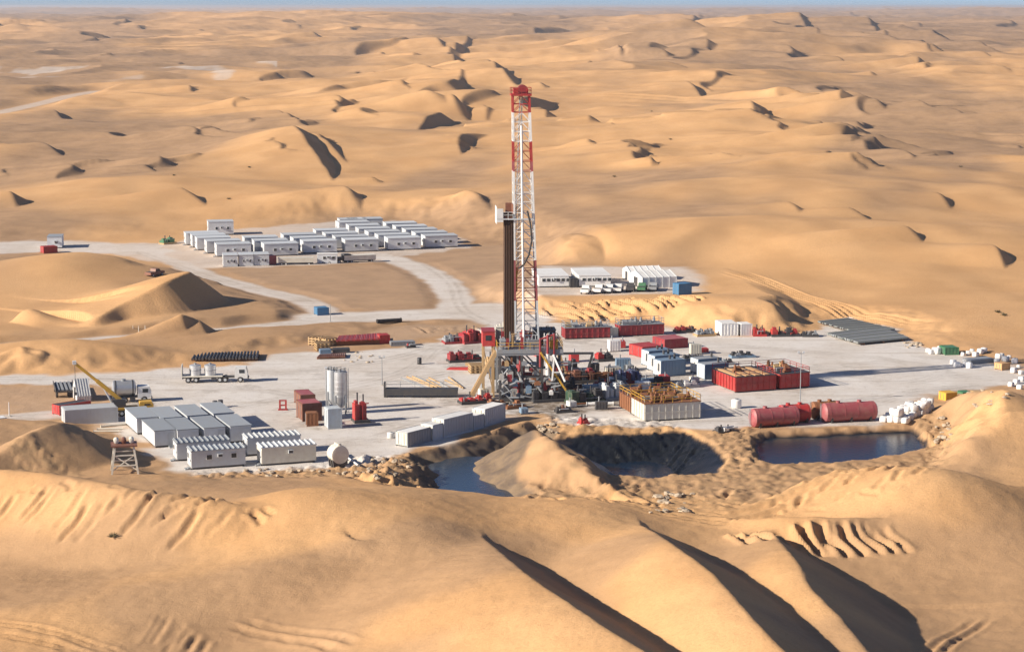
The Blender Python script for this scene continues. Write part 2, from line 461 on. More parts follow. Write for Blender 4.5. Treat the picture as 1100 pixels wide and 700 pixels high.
# terrace of the rear camp and the bank below it
Pt = poly([(562, 302), (578, 285), (740, 286), (764, 300), (758, 314), (700, 317), (566, 318)], 3.4)
wn = window(Pt[:, 0].min()-45, Pt[:, 0].max()+45, Pt[:, 1].min()-45, Pt[:, 1].max()+45)
sd = poly_sd(X[wn], Y[wn], Pt)
rt = sstep(Pt[:, 0].max()-12, Pt[:, 0].max()+12, X[wn])
f = sstep(-1, 0, sd/(15+22*rt)); f2 = sstep(-1, 0.02, sd/(14+22*rt))
Z[wn] = np.where(Y[wn] < Pt[:, 1].mean(), Z[wn]*(1-f2)+3.4*f2, Z[wn]*(1-f)+3.4*f)
GRAV[wn] = np.maximum(GRAV[wn], 0.75*sstep(-1, 4, sd+1.5*pnoise(X[wn]/6, Y[wn]/6, 4)))
# the drilling pad
level([(196, 394), (262, 391), (300, 379), (360, 377), (430, 373), (478, 362), (520, 352), (560, 345), (620, 346), (700, 350), (780, 361), (868, 358), (876, 346), (912, 342), (966, 355), (980, 366), (1010, 378), (1100, 395), (1108, 412),
       (1040, 418), (1000, 424), (965, 452), (930, 458), (800, 461), (775, 464), (700, 459), (640, 463), (606, 455), (575, 446), (545, 448), (505, 470), (440, 487), (400, 500), (340, 507),
       (200, 512), (150, 480), (120, 455), (60, 450), (66, 438), (118, 436), (140, 418), (60, 412), (-80, 412), (-80, 402), (60, 402), (130, 400)], 0.0, 11)
level([(-40, 447), (60, 440), (70, 446), (60, 450), (-40, 458)], 0.0, 5, gravel=0.8, wob=1)
level([(-60, 414), (140, 414), (120, 437), (60, 442), (-60, 450)], 0.0, 8, gravel=0.12)
level([(200, 395), (330, 370), (420, 350), (540, 345), (560, 350), (300, 384)], 0.0, 8, gravel=0.1)
# camp ground, aprons and roads
level([(30, 262), (60, 258), (190, 262), (200, 250), (360, 238), (420, 238), (500, 258), (505, 266), (440, 275), (410, 282), (340, 286), (230, 290), (150, 280), (110, 272), (60, 272)], 0.0, 32, gravel=0.62)
level([(-60, 262), (30, 258), (180, 262), (190, 275), (110, 273), (60, 270), (-60, 274)], 0.0, 18, gravel=0.85)
level([(240, 288), (330, 286), (400, 284), (440, 290), (468, 312), (460, 330), (400, 334), (345, 330), (300, 318)], 0.3, 14, gravel=0.05)
road([(16, 371), (70, 368), (120, 364), (180, 359), (250, 354), (310, 348), (350, 343), (400, 341)], 7.5, gravel=0.85)
road([(350, 341), (400, 340), (450, 338), (500, 336), (560, 343)], 15, gravel=0.95)
road([(486, 338), (492, 322), (478, 304), (455, 290), (425, 279), (400, 273)], 8.5, gravel=0.9)
road([(500, 338), (520, 330), (545, 345)], 14, gravel=0.9)
road([(150, 270), (190, 282), (225, 297), (280, 312), (330, 323), (352, 338)], 7, gravel=0.8)
road([(-40, 126), (0, 121), (40, 112), (75, 103), (105, 98)], 13, gravel=0.55, soft=25)
STAIN = np.zeros_like(Z)
# the pits
level([(425, 520), (440, 497), (560, 470), (600, 460), (800, 460), (1000, 455), (1016, 470), (1010, 492), (960, 515), (880, 530), (780, 545), (640, 545), (560, 542), (470, 540)], 0.2, 9, gravel=0.0, wob=2)
basin([(806, 470), (830, 464), (900, 461), (985, 457), (1000, 470), (1000, 482), (925, 495), (880, 498), (832, 499), (808, 490)], 4.0, 0.75, liner=1.0)
basin([(586, 474), (605, 467), (640, 465), (690, 463), (735, 461), (768, 476), (784, 493), (774, 508), (700, 514), (640, 510), (604, 496)], 4.6, 0.42, liner=1.0, wob=0.35)
for (xa, ya, xb, yb) in ((640, 470, 672, 492), (668, 468, 700, 492), (700, 466, 716, 488), (735, 466, 722, 490), (760, 480, 726, 494), (690, 496, 740, 484), (705, 502, 748, 490), (630, 486, 660, 500), (655, 478, 690, 500)):
    furrow([(xa, ya, -0.5), ((xa+xb)/2+2, (ya+yb)/2, -1.6), (xb, yb, -2.6)], -0.32, 0.5)
basin([(432, 496), (446, 487), (480, 479), (512, 470), (545, 460), (575, 455), (606, 458), (580, 490), (560, 512), (580, 531), (520, 541), (462, 533)], 3.4, 0.6, mud=0.85)
heap([(573, 463, 4.0), (590, 471, 4.4), (608, 484, 3.9), (628, 502, 2.6), (648, 520, 1.6), (700, 540, 1.0)], 0.62, 0.9)
heap([(573, 464, 3.8), (562, 474, 2.6), (548, 486, 1.2)], 0.62, 0.8)
heap([(440, 497, 0.5), (425, 503, 1.4), (405, 508, 2.2)], 0.5)
heap([(600, 460, 0.6), (622, 458, 0.9), (660, 457, 0.7)], 0.5)
area_noise([(560, 540), (640, 505), (790, 505), (830, 500), (930, 502), (1010, 490), (1000, 520), (900, 545), (780, 560), (650, 555)], 0.5, 4.2)
area_noise([(770, 465), (806, 462), (812, 500), (790, 510), (778, 490)], 0.6, 2.6, soft=2)
area_noise([(985, 452), (1010, 452), (1020, 490), (1000, 500), (1000, 470)], 0.8, 2.2, soft=2)
area_noise([(370, 495), (440, 490), (470, 525), (430, 535), (380, 520)], 1.1, 2.6, soft=3)
area_noise([(210, 508), (380, 500), (390, 515), (230, 520)], 0.5, 2.2, soft=2)
area_noise([(20, 470), (75, 480), (85, 495), (60, 510), (20, 500)], 0.4, 3.2, soft=3, z=6)
area_noise([(590, 468), (700, 470), (770, 500), (700, 510), (610, 490)], 0.5, 2.4, soft=2, z=-3)
rf = random.Random(3)
for k in range(20):     # bulldozer cuts down the bank of the rear camp
    u = k/20
    x0 = 574+u*158+rf.uniform(-1.2, 1.2)
    ln = 1-0.25*u+rf.uniform(-.12, .1)
    furrow([(x0, 318+rf.uniform(-1, 1), 4), (x0+12*ln, 327, 2.6), (x0+28*ln, 336, 1.2), (x0+46*ln, 344, 0.3)], rf.uniform(.75, 1.0), .85)
for k in range(15):     # cuts down the foreground berm
    x0 = 780+k*12+rf.uniform(-8, 8); g = rf.uniform(.4, 1.15)
    furrow([(x0, 558, 3.8), (x0+8*g, 574, 2.6), (x0+20*g, 588, 1.4), (x0+38*g, 602, 0.6)], rf.uniform(.3, .8), rf.uniform(.8, 1.1))
for k in range(30):     # tracks down the slope below the cabins
    x0 = -10+k*10.5+rf.uniform(-9, 9); y0 = 512+k*1.2+rf.uniform(-3, 10); g = rf.uniform(.3, 1.3)
    furrow([(x0, y0, 6.5), (x0-14*g, y0+14*g, 5.5), (x0-30*g, y0+26*g, 4.5)], rf.uniform(.15, .4), .8)
for k in range(9):
    x0, y0 = 178+k*6+rf.uniform(-5, 5), 646+k*3+rf.uniform(-5, 5); g = rf.uniform(.4, 1.2)
    furrow([(x0, y0, 4), (x0-9*g, y0+14*g, 4), (x0-24*g, y0+32*g, 4)], rf.uniform(.05, .11), rf.uniform(.5, .9))
for k in range(4):      # wheel tracks
    o = k*5+(k//2)*6
    furrow([(235+o, 655-o*0.3, 4), (290+o, 672-o*.3, 4), (335+o, 690-o*.3, 4), (370+o, 712-o*.3, 4)], 0.22, 0.6)
    furrow([(-20, 645+o*.8, 4), (60, 662+o*.8, 4), (120, 680+o*.8, 4), (180, 705+o*.8, 4)], 0.2, 0.6)
    furrow([(980+o, 700, 3), (1010+o, 660, 3), (1050+o, 630, 3)], 0.16, 0.6)
    furrow([(620, 535+o*.5, 2), (700, 548+o*.5, 2), (780, 545+o*.5, 3), (870, 530+o*.5, 3), (960, 510+o*.5, 4), (1010, 480+o*.6, 4)], 0.3, 0.8)
    furrow([(600, 480+o*.5, 4), (650, 512+o*.5, 2), (720, 545+o*.5, 2)], 0.2, 0.8)
for k in range(90):     # footprints and wheel ruts all over
    px, py = rf.uniform(560, 1010), rf.uniform(508, 556)
    furrow([(px, py, 2), (px+rf.uniform(6, 24), py-rf.uniform(-5, 9), 2)], rf.uniform(.15, .4), 0.8)
# paler gravel scatter on the far flat, tracks over the dune behind the pad
wn = window(-900, -250, at(100, 96).y, at(100, 76).y)
GRAV[wn] = np.maximum(GRAV[wn], 0.55*sstep(0.25, 0.6, fbm(X[wn]/60, Y[wn]/160, 4, 301))*sstep(0, 200, Y[wn]-at(100, 96).y))
for k in range(5):
    furrow([(770+k*6, 284, 5), (835+k*8, 303, 5), (905+k*9, 328, 3), (975+k*9, 344, 2)], 0.35, 0.9)
for k in range(12):
    x0 = 448+k*5; furrow([(x0, 346, 1), (x0+7, 351, .6), (x0+13, 357, .2)], 0.45, 0.8)
# stains and wheel tracks on the gravel
def stain(px, py, r, a):
    p = at(px, py); wn = window(p.x-2*r, p.x+2*r, p.y-2*r, p.y+2*r)
    if wn is None: return
    x, y = X[wn]-p.x, Y[wn]-p.y
    d = np.sqrt(x*x+y*y)/r+0.55*fbm(X[wn]/(r*.5), Y[wn]/(r*.5), 3, 200)
    STAIN[wn] = np.maximum(STAIN[wn], a*sstep(1.0, 0.45, d))
for px, py, r, a in ((585, 438, 10, .95), (560, 436, 8, .9), (620, 432, 10, .95), (600, 415, 12, .9), (660, 424, 9, .9), (545, 420, 6, .6), (665, 432, 6, .7), (640, 415, 8, .6), (500, 432, 6, .5), (725, 405, 7, .5), (470, 424, 6, .4), (390, 455, 5, .5), (340, 455, 5, .4), (620, 366, 6, .4), (700, 364, 6, .4), (505, 375, 6, .5), (500, 390, 6, .5), (140, 436, 6, .5), (835, 415, 8, .35), (845, 458, 7, .4), (910, 454, 6, .3)):
    stain(px, py, r, a)
for _ in range(60): stain(rf.uniform(200, 1040), rf.uniform(372, 455), rf.uniform(1, 4), rf.uniform(.15, .4))
def track(pts, a, gauge=1.9, wd=0.35):
    P = smooth_line([(*at(p[0], p[1]).xy, 0) for p in pts], 8)
    wn = window(min(p[0] for p in P)-4, max(p[0] for p in P)+4, min(p[1] for p in P)-4, max(p[1] for p in P)+4)
    if wn is None: return
    d, h, q_ = line_dist(X[wn], Y[wn], P)
    f = np.exp(-((np.abs(d)-gauge/2)/wd)**2)*(0.6+0.6*pnoise(X[wn]/5, Y[wn]/5, 77))
    STAIN[wn] = np.maximum(STAIN[wn], a*np.clip(f, 0, 1))
for pts, a in (([(-20, 406), (100, 405), (220, 402), (330, 396), (440, 380), (520, 350)], .5), ([(-20, 408), (120, 408), (260, 416), (330, 425), (400, 415), (480, 400)], .5), ([(520, 348), (470, 372), (430, 400), (300, 428), (230, 440)], .45),
        ([(540, 346), (600, 370), (700, 372), (800, 372), (900, 380)], .45), ([(1060, 405), (960, 400), (880, 396), (780, 378), (680, 372)], .5), ([(1060, 412), (980, 420), (930, 434), (870, 437), (790, 440), (755, 452)], .5), ([(1020, 400), (950, 385), (850, 376), (760, 368)], .4),
        ([(345, 480), (400, 470), (450, 455), (520, 440)], .5), ([(300, 440), (350, 425), (420, 430), (480, 440)], .4), ([(210, 262), (330, 268), (430, 274), (480, 300), (495, 330), (520, 345)], .45), ([(20, 371), (180, 359), (350, 342), (500, 336)], .45), ([(150, 271), (225, 297), (330, 323)], .45),
        ([(900, 400), (960, 410), (1000, 405), (1010, 395), (960, 388), (910, 392)], .4), ([(590, 452), (680, 456), (780, 450), (830, 438), (930, 428), (1040, 414)], .5)):
    track(pts, a); track([(x+3, y+1.6) for x, y in pts], a*.7)
# small roughness of the sand everywhere near
near = sstep(520, 300, Y)
soft_ = (1-GRAV)*(1-LINER)
Z += near*soft_*(0.06*fbm(X/2.5, Y/2.5, 3, 81)+0.05*fbm(X/7, Y/7, 2, 85)) + 0.03*GRAV*near*pnoise(X/3, Y/3, 87)

def zat(x, y):
    r_i = int(min(max(np.searchsorted(YR, y), 1), NR-1))
    c_i = int(np.clip(np.searchsorted(U, x/WID[r_i]), 0, NC-1))
    return float(Z[r_i, c_i])

# darker, coarser sand on the flats between the dunes, paler blown sand on the dunes
lap = Z-(1.3*fbm(X/60, Y/80, 3, 3)+1.2)
FLOOR = sstep(0.32, -0.22, fbm(XR/(60+Y*0.12), YRr/(40+Y*0.10), 4, 91)+0.10*np.clip(Z-2, -2, 12)/(1+Y/700))*0.9
FLOOR = FLOOR*sstep(330, 470, Y)*0.95+0.6*sstep(0.3, -0.25, fbm(X/40, Y/40, 3, 95)+0.06*np.clip(Z-5, -5, 8))*(1-sstep(330, 470, Y))

me = bpy.data.meshes.new('desert_ground')
nv = NR*NC
co = np.stack([X, Y, Z], -1).reshape(-1, 3).astype(np.float32)
idx = np.arange(nv, dtype=np.int32).reshape(NR, NC)
q = np.stack([idx[:-1, :-1], idx[:-1, 1:], idx[1:, 1:], idx[1:, :-1]], -1).reshape(-1, 4)
me.vertices.add(nv); me.vertices.foreach_set('co', co.ravel())
me.loops.add(q.size); me.loops.foreach_set('vertex_index', q.ravel())
me.polygons.add(len(q))
me.polygons.foreach_set('loop_start', np.arange(0, q.size, 4, dtype=np.int32))
me.polygons.foreach_set('use_smooth', np.ones(len(q), dtype=bool))
me.update(calc_edges=True)
for nm, arr in (('gravel', GRAV), ('mud', MUD), ('liner', LINER), ('coarse', FLOOR), ('churn', CHURN), ('stain', STAIN)):
    at_ = me.attributes.new(nm, 'FLOAT', 'POINT')
    at_.data.foreach_set('value', arr.ravel().astype(np.float32))
ground = bpy.data.objects.new('desert_ground', me); COL.objects.link(ground)
ground['kind'] = 'structure'

m, n, l, b = new_mat('sand')
geo = n.new('ShaderNodeNewGeometry')
def attr(nm):
    a = n.new('ShaderNodeAttribute'); a.attribute_name = nm; return a.outputs['Fac']
def noise(scale, detail=5, rough=0.6, vec=None):
    t = n.new('ShaderNodeTexNoise'); t.inputs['Scale'].default_value = scale
    t.inputs['Detail'].default_value = detail; t.inputs['Roughness'].default_value = rough
    l.new(vec or geo.outputs['Position'], t.inputs['Vector']); return t.outputs['Fac']
def mixc(fac, a, bb):
    x = n.new('ShaderNodeMix'); x.data_type = 'RGBA'
    for s, v in (('A', a), ('B', bb)):
        if isinstance(v, tuple): x.inputs[s].default_value = (*v, 1)
        else: l.new(v, x.inputs[s])
    l.new(fac, x.inputs['Factor']); return x.outputs['Result']
def rng(v, a, c, lo=0.0, hi=1.0):
    x = n.new('ShaderNodeMapRange'); x.interpolation_type = 'SMOOTHSTEP'
    x.inputs['From Min'].default_value = a; x.inputs['From Max'].default_value = c
    x.inputs['To Min'].default_value = lo; x.inputs['To Max'].default_value = hi
    l.new(v, x.inputs['Value']); return x.outputs[0]
def mul(a, c):
    x = n.new('ShaderNodeMath'); x.operation = 'MULTIPLY'
    l.new(a, x.inputs[0])
    if isinstance(c, (int, float)): x.inputs[1].default_value = c
    else: l.new(c, x.inputs[1])
    return x.outputs[0]
sand = mixc(rng(noise(0.05, 6), 0.35, 0.65), (0.66, 0.39, 0.185), (0.58, 0.332, 0.152))
sand = mixc(rng(noise(2.6, 6, 0.8), 0.46, 0.72, 0, 0.8), sand, (0.45, 0.27, 0.13))
flo = mixc(rng(noise(0.12, 6, 0.7), 0.35, 0.7), (0.40, 0.255, 0.15), (0.30, 0.192, 0.115))
c = mixc(attr('coarse'), sand, flo)
c = mixc(mul(attr('churn'), rng(noise(0.5, 5, 0.7), 0.4, 0.7, 0.0, 0.75)), c, (0.36, 0.235, 0.125))
grv = mixc(rng(noise(0.07, 6, 0.65), 0.38, 0.66), (0.68, 0.635, 0.59), (0.60, 0.54, 0.48))
grv = mixc(rng(noise(0.6, 6, 0.75), 0.5, 0.75, 0, 0.6), grv, (0.36, 0.29, 0.215))
mp = n.new('ShaderNodeMapping'); mp.inputs['Scale'].default_value = (0.02, 0.5, 1); mp.inputs['Rotation'].default_value = (0, 0, R(-6))
l.new(geo.outputs['Position'], mp.inputs['Vector'])
grv = mixc(rng(noise(1.0, 4, 0.6, mp.outputs[0]), 0.52, 0.72, 0, 0.45), grv, (0.38, 0.31, 0.24))
grv = mixc(mul(attr('stain'), rng(noise(0.8, 5, 0.7), 0.3, 0.6, 0.35, 1.0)), grv, (0.16, 0.12, 0.085))
c = mixc(attr('gravel'), c, grv)
c = mixc(attr('mud'), c, mixc(rng(noise(0.35, 5, 0.7), 0.35, 0.65), (0.10, 0.085, 0.075), (0.20, 0.15, 0.10)))
c = mixc(attr('liner'), c, mixc(rng(noise(0.45, 6, 0.75), 0.60, 0.74), (0.010, 0.012, 0.015), (0.10, 0.095, 0.085)))
l.new(c, b.inputs['Base Color'])
l.new(rng(attr('liner'), 0.2, 0.9, 0.95, 0.33), b.inputs['Roughness'])
l.new(rng(attr('liner'), 0.2, 0.9, 0.15, 0.5), b.inputs['Specular IOR Level'])
bmp = n.new('ShaderNodeBump'); bmp.inputs['Strength'].default_value = 0.45; bmp.inputs['Distance'].default_value = 0.25
l.new(noise(2.2, 8, 0.78), bmp.inputs['Height'])
l.new(bmp.outputs['Normal'], b.inputs['Normal'])
me.materials.append(m)

# water in the pits
def water(name, P, z, col, rough):
    mm, nn, ll, bb = new_mat(name)
    bb.inputs['Base Color'].default_value = (*col, 1); bb.inputs['Roughness'].default_value = rough
    bb.inputs['Specular IOR Level'].default_value = 0.5
    t = nn.new('ShaderNodeTexNoise'); t.inputs['Scale'].default_value = 1.5; t.inputs['Detail'].default_value = 3
    g = nn.new('ShaderNodeNewGeometry'); ll.new(g.outputs['Position'], t.inputs['Vector'])
    u = nn.new('ShaderNodeBump'); u.inputs['Strength'].default_value = 0.5; u.inputs['Distance'].default_value = 0.1
    ll.new(t.outputs['Fac'], u.inputs['Height']); ll.new(u.outputs['Normal'], bb.inputs['Normal'])
    wm = bpy.data.meshes.new(name)
    pts = [at(p[0], p[1], z) for p in P]
    wm.from_pydata([tuple(p) for p in pts], [], [list(range(len(pts)))[::-1]])
    if wm.polygons[0].normal.z < 0: wm.flip_normals()
    o = bpy.data.objects.new(name, wm); COL.objects.link(o); wm.materials.append(mm); o['kind'] = 'structure'
water('pond_water', [(796, 462), (985, 456), (1010, 468), (1006, 490), (925, 502), (830, 506), (796, 498)], -0.8, (0.010, 0.024, 0.042), 0.25)
water('pit_water', [(585, 470), (620, 462), (735, 462), (790, 490), (780, 515), (640, 515), (595, 495)], -3.2, (0.008, 0.02, 0.04), 0.15)
water('pool_water', [(440, 498), (500, 490), (548, 490), (590, 535), (520, 545), (446, 536)], -1.35, (0.03, 0.05, 0.075), 0.15)

# desert haze: one even box of air over the whole site, the sky outside it
zt = max(float(Z.max()), CAM_H)+4.0; zb = float(Z.min())-3.0; yy = float(YR[-1])+300; xx = 0.31*2.4*yy+600
hm = bpy.data.meshes.new('haze')
hm.from_pydata([(sx*xx, y, z) for z in (zb, zt) for y in (-600, yy) for sx in (-1, 1)], [], [(0, 2, 3, 1), (4, 5, 7, 6), (0, 1, 5, 4), (1, 3, 7, 5), (3, 2, 6, 7), (2, 0, 4, 6)])
ho = bpy.data.objects.new('haze', hm); COL.objects.link(ho); ho['kind'] = 'stuff'
vm = bpy.data.materials.new('haze'); vm.use_nodes = True
vn = vm.node_tree.nodes; vn.remove(vn['Principled BSDF'])
pv = vn.new('ShaderNodeVolumePrincipled'); pv.inputs['Density'].default_value = 5.5e-5; pv.inputs['Color'].default_value = (0.86, 0.84, 0.88, 1); pv.inputs['Anisotropy'].default_value = 0.2
vm.node_tree.links.new(pv.outputs['Volume'], vn['Material Output'].inputs['Volume'])
hm.materials.append(vm)

# ------------------------------------------------------------------ builders
class MB:
    """collects boxes, bars and tubes; build() links them as one mesh object"""
    def __init__(s): s.v, s.f = [], []
    def add(s, vs, fs):
        o = len(s.v); s.v += [tuple(v) for v in vs]; s.f += [tuple(i+o for i in f) for f in fs]; return s
    def box(s, x0, x1, y0, y1, z0, z1):
        return s.add([(x0,y0,z0),(x1,y0,z0),(x1,y1,z0),(x0,y1,z0),(x0,y0,z1),(x1,y0,z1),(x1,y1,z1),(x0,y1,z1)],
                     [(3,2,1,0),(4,5,6,7),(0,1,5,4),(1,2,6,5),(2,3,7,6),(3,0,4,7)])
    def prism(s, prof, a, b, axis='x'):
        """profile of 2-D points swept between a and b along an axis"""
        n = len(prof)
        def P(t, p): return (t, p[0], p[1]) if axis == 'x' else (p[0], t, p[1]) if axis == 'y' else (p[0], p[1], t)
        vs = [P(a, p) for p in prof]+[P(b, p) for p in prof]
        fs = [tuple(range(n))[::-1], tuple(range(n, 2*n))]+[(i, (i+1) % n, n+(i+1) % n, n+i) for i in range(n)]
        return s.add(vs, fs)
    def frame(s, p, q):
        d = (Vector(q)-Vector(p)); d.normalize()
        up = Vector((0, 0, 1)) if abs(d.z) < 0.95 else Vector((1, 0, 0))
        a = d.cross(up).normalized(); return a, a.cross(d).normalized()
    def bar(s, p, q, w, h=None):
        h = h or w; a, b = s.frame(p, q); p, q = Vector(p), Vector(q); a = a*w/2; b = b*h/2
        return s.add([p-a-b, p+a-b, p+a+b, p-a+b, q-a-b, q+a-b, q+a+b, q-a+b],
                     [(0,1,2,3),(7,6,5,4),(4,5,1,0),(5,6,2,1),(6,7,3,2),(7,4,0,3)])
    def tube(s, p, q, r, n=10, r2=None, cap=True):
        r2 = r if r2 is None else r2
        a, b = s.frame(p, q); p, q = Vector(p), Vector(q)
        c = [a*math.cos(2*math.pi*i/n)+b*math.sin(2*math.pi*i/n) for i in range(n)]
        vs = [p+v*r for v in c]+[q+v*r2 for v in c]
        fs = [(i, n+i, n+(i+1) % n, (i+1) % n) for i in range(n)]
        if cap: fs += [tuple(range(n)), tuple(range(n, 2*n))[::-1]]
        return s.add(vs, fs)
    def rev(s, prof, p, q, n=20):
        """profile of (t, r) turned about the axis p-q"""
        a, b = s.frame(p, q); p, q = Vector(p), Vector(q); vs = []; fs = []
        for t, r in prof:
            c = p.lerp(q, t)
            vs += [c+(a*math.cos(2*math.pi*i/n)+b*math.sin(2*math.pi*i/n))*r for i in range(n)]
        for k in range(len(prof)-1):
            fs += [(k*n+i, (k+1)*n+i, (k+1)*n+(i+1) % n, k*n+(i+1) % n) for i in range(n)]
        fs += [tuple(range(n)), tuple(range((len(prof)-1)*n, len(prof)*n))[::-1]]
        return s.add(vs, fs)
    def build(s, name, mat, parent=None, smooth=False):
        me = bpy.data.meshes.new(name); me.from_pydata(s.v, [], s.f); me.update()
        bm = bmesh.new(); bm.from_mesh(me); bmesh.ops.recalc_face_normals(bm, faces=bm.faces); bm.to_mesh(me); bm.free()
        if smooth:
            me.polygons.foreach_set('use_smooth', [True]*len(me.polygons))
            try: me.set_sharp_from_angle(angle=R(40))
            except Exception: pass
        me.materials.append(mat)
        o = bpy.data.objects.new(name, me); COL.objects.link(o)
        if parent: o.parent = parent
        return o
def tag(o, label, cat, group=None):
    o['label'] = label; o['category'] = cat
    if group: o['group'] = group
    return o
def thing(name, label, cat, loc=(0, 0, 0), rz=0.0, group=None):
    o = bpy.data.objects.new(name, None); COL.objects.link(o)
    o.location = loc; o.rotation_euler = (0, 0, rz)
    return tag(o, label, cat, group)
KIDS = {}
def kids(o): return [c for c in bpy.data.objects if c.parent == o]
def dup(root, loc, rz=None, label=None, group=None, scale=None):
    if root.name not in KIDS:
        KIDS[root.name] = [(k, kids(k)) for k in kids(root)]
    r = root.copy(); COL.objects.link(r); r.location = loc
    if rz is not None: r.rotation_euler = (r.rotation_euler[0], r.rotation_euler[1], rz)
    if scale: r.scale = scale
    if label: r['label'] = label
    if group: r['group'] = group
    for k, subs in KIDS[root.name]:
        c = k.copy(); COL.objects.link(c); c.parent = r
        for g in subs:
            d = g.copy(); COL.objects.link(d); d.parent = c
    return r
def span(a, b, z=0.0):
    """origin, heading and length of a base edge given by its two ends in the photograph"""
    p, q = at(a[0], a[1], z), at(b[0], b[1], z)
    d = q-p
    return p, math.atan2(d.y, d.x), d.length
def ground_at(px, py, z0=0.0):
    z = z0
    for _ in range(6):
        p = at(px, py, z); z = 0.5*z+0.5*zat(p.x, p.y)
    p = at(px, py, z); p.z = zat(p.x, p.y); return p

# ---- portable cabin: x along its long side, y into its depth
def cabin(L, W, H, label, loc, rz, group, wallm=CABIN, roofm=ROOFGREY, ribs=True, front='window', name='portable_cabin', nwin=2, endwin=True):
    t = thing(name, label, 'cabin', loc, rz, group)
    MB().box(0, L, 0, W, 0.3, H).build('wall', wallm, t)
    s = MB(); s.box(0.2, L-0.2, 0.15, 0.4, 0, 0.3).box(0.2, L-0.2, W-0.4, W-0.15, 0, 0.3)
    for i in range(4): s.box(0.3+i*(L-0.9)/3, 0.6+i*(L-0.9)/3, 0.4, W-0.4, 0.02, 0.28)
    s.build('skid', DARK, t)
    rf_ = MB().box(-0.1, L+0.1, -0.1, W+0.1, H+0.003, H+0.14)
    if ribs:
        k = int(L/0.75)
        for i in range(k+1):
            x = 0.05+i*(L-0.2)/k
            rf_.box(x, x+0.16, -0.06, W+0.06, H+0.143, H+0.30)
    roof = rf_.build('roof', roofm, t)
    d = MB().box(-0.06, -0.003, 0.25, 1.15, 0.35, H-0.35).build('door', PALEGREY, t)
    MB().box(-0.12, -0.063, 0.34, 0.42, 1.2, 1.45).build('handle', DARK, d)
    st_ = MB()
    for k in range(2): st_.box(-0.9+k*0.4, -0.5+k*0.4, 0.2, 1.2, 0, 0.16+k*0.14)
    st_.build('step', GREY, t)
    if endwin:
        f = MB().box(-0.06, -0.003, W*0.58, W*0.58+0.8, 1.35, 2.15).build('window', WHITE, t)
        MB().box(-0.09, -0.063, W*0.58+0.06, W*0.58+0.74, 1.41, 2.09).build('pane', GLASS, f)
    for i in range(nwin):
        x = L*(i+0.6)/(nwin+0.2)
        f = MB().box(x, x+0.9, -0.06, -0.003, 1.35, 2.15).build('window', WHITE, t)
        MB().box(x+0.07, x+0.83, -0.09, -0.063, 1.42, 2.08).build('pane', GLASS, f)
    a = MB().box(L*0.48, L*0.48+0.75, -0.42, -0.003, 1.7, 2.2).build('air_conditioner', PALEGREY, t)
    MB().box(L*0.48+0.1, L*0.48+0.65, -0.45, -0.423, 1.78, 2.12).build('fan_grille', DARK, a)
    return t

# ---- corrugated steel container / box unit
def container(L, W, H, label, loc, rz, mat, group=None, name='shipping_container', z0=0.15, cat='container', endm=None, topm=None, step=0.6):
    t = thing(name, label, cat, loc, rz, group)
    b = MB().box(0.05, L-0.05, 0.05, W-0.05, z0, H-0.05)
    n = int(L/step)
    for i in range(1, n):
        x = i*L/n
        b.box(x-step*0.22, x+step*0.22, 0.0, 0.047, z0+0.12, H-0.12).box(x-step*0.22, x+step*0.22, W-0.047, W, z0+0.12, H-0.12)
    b.build('body', mat, t)
    f = MB()
    for x in (0, L-0.16):
        for y in (-0.01, W-0.15): f.box(x-0.01, x+0.17, y, y+0.16, 0, H)
    f.box(0.17, L-0.17, -0.012, 0.1, H-0.12, H+0.02).box(0.17, L-0.17, W-0.1, W+0.012, H-0.12, H+0.02)
    f.box(0.17, L-0.17, -0.012, 0.1, 0, z0+0.1).box(0.17, L-0.17, W-0.1, W+0.012, 0, z0+0.1)
    f.build('corner_frame', mat, t)
    for y0, y1 in ((0.16, W/2-0.02), (W/2+0.02, W-0.16)):
        d = MB().box(-0.03, 0.045, y0, y1, z0+0.1, H-0.1).build('door', endm or mat, t)
        MB().tube((-0.08, (y0+y1)/2, z0+0.2), (-0.08, (y0+y1)/2, H-0.2), 0.03, 6).build('locking_bar', GREY, d)
    MB().box(0.18, L-0.18, 0.11, W-0.11, H-0.047, H-0.01).build('roof', topm or mat, t)
    return t

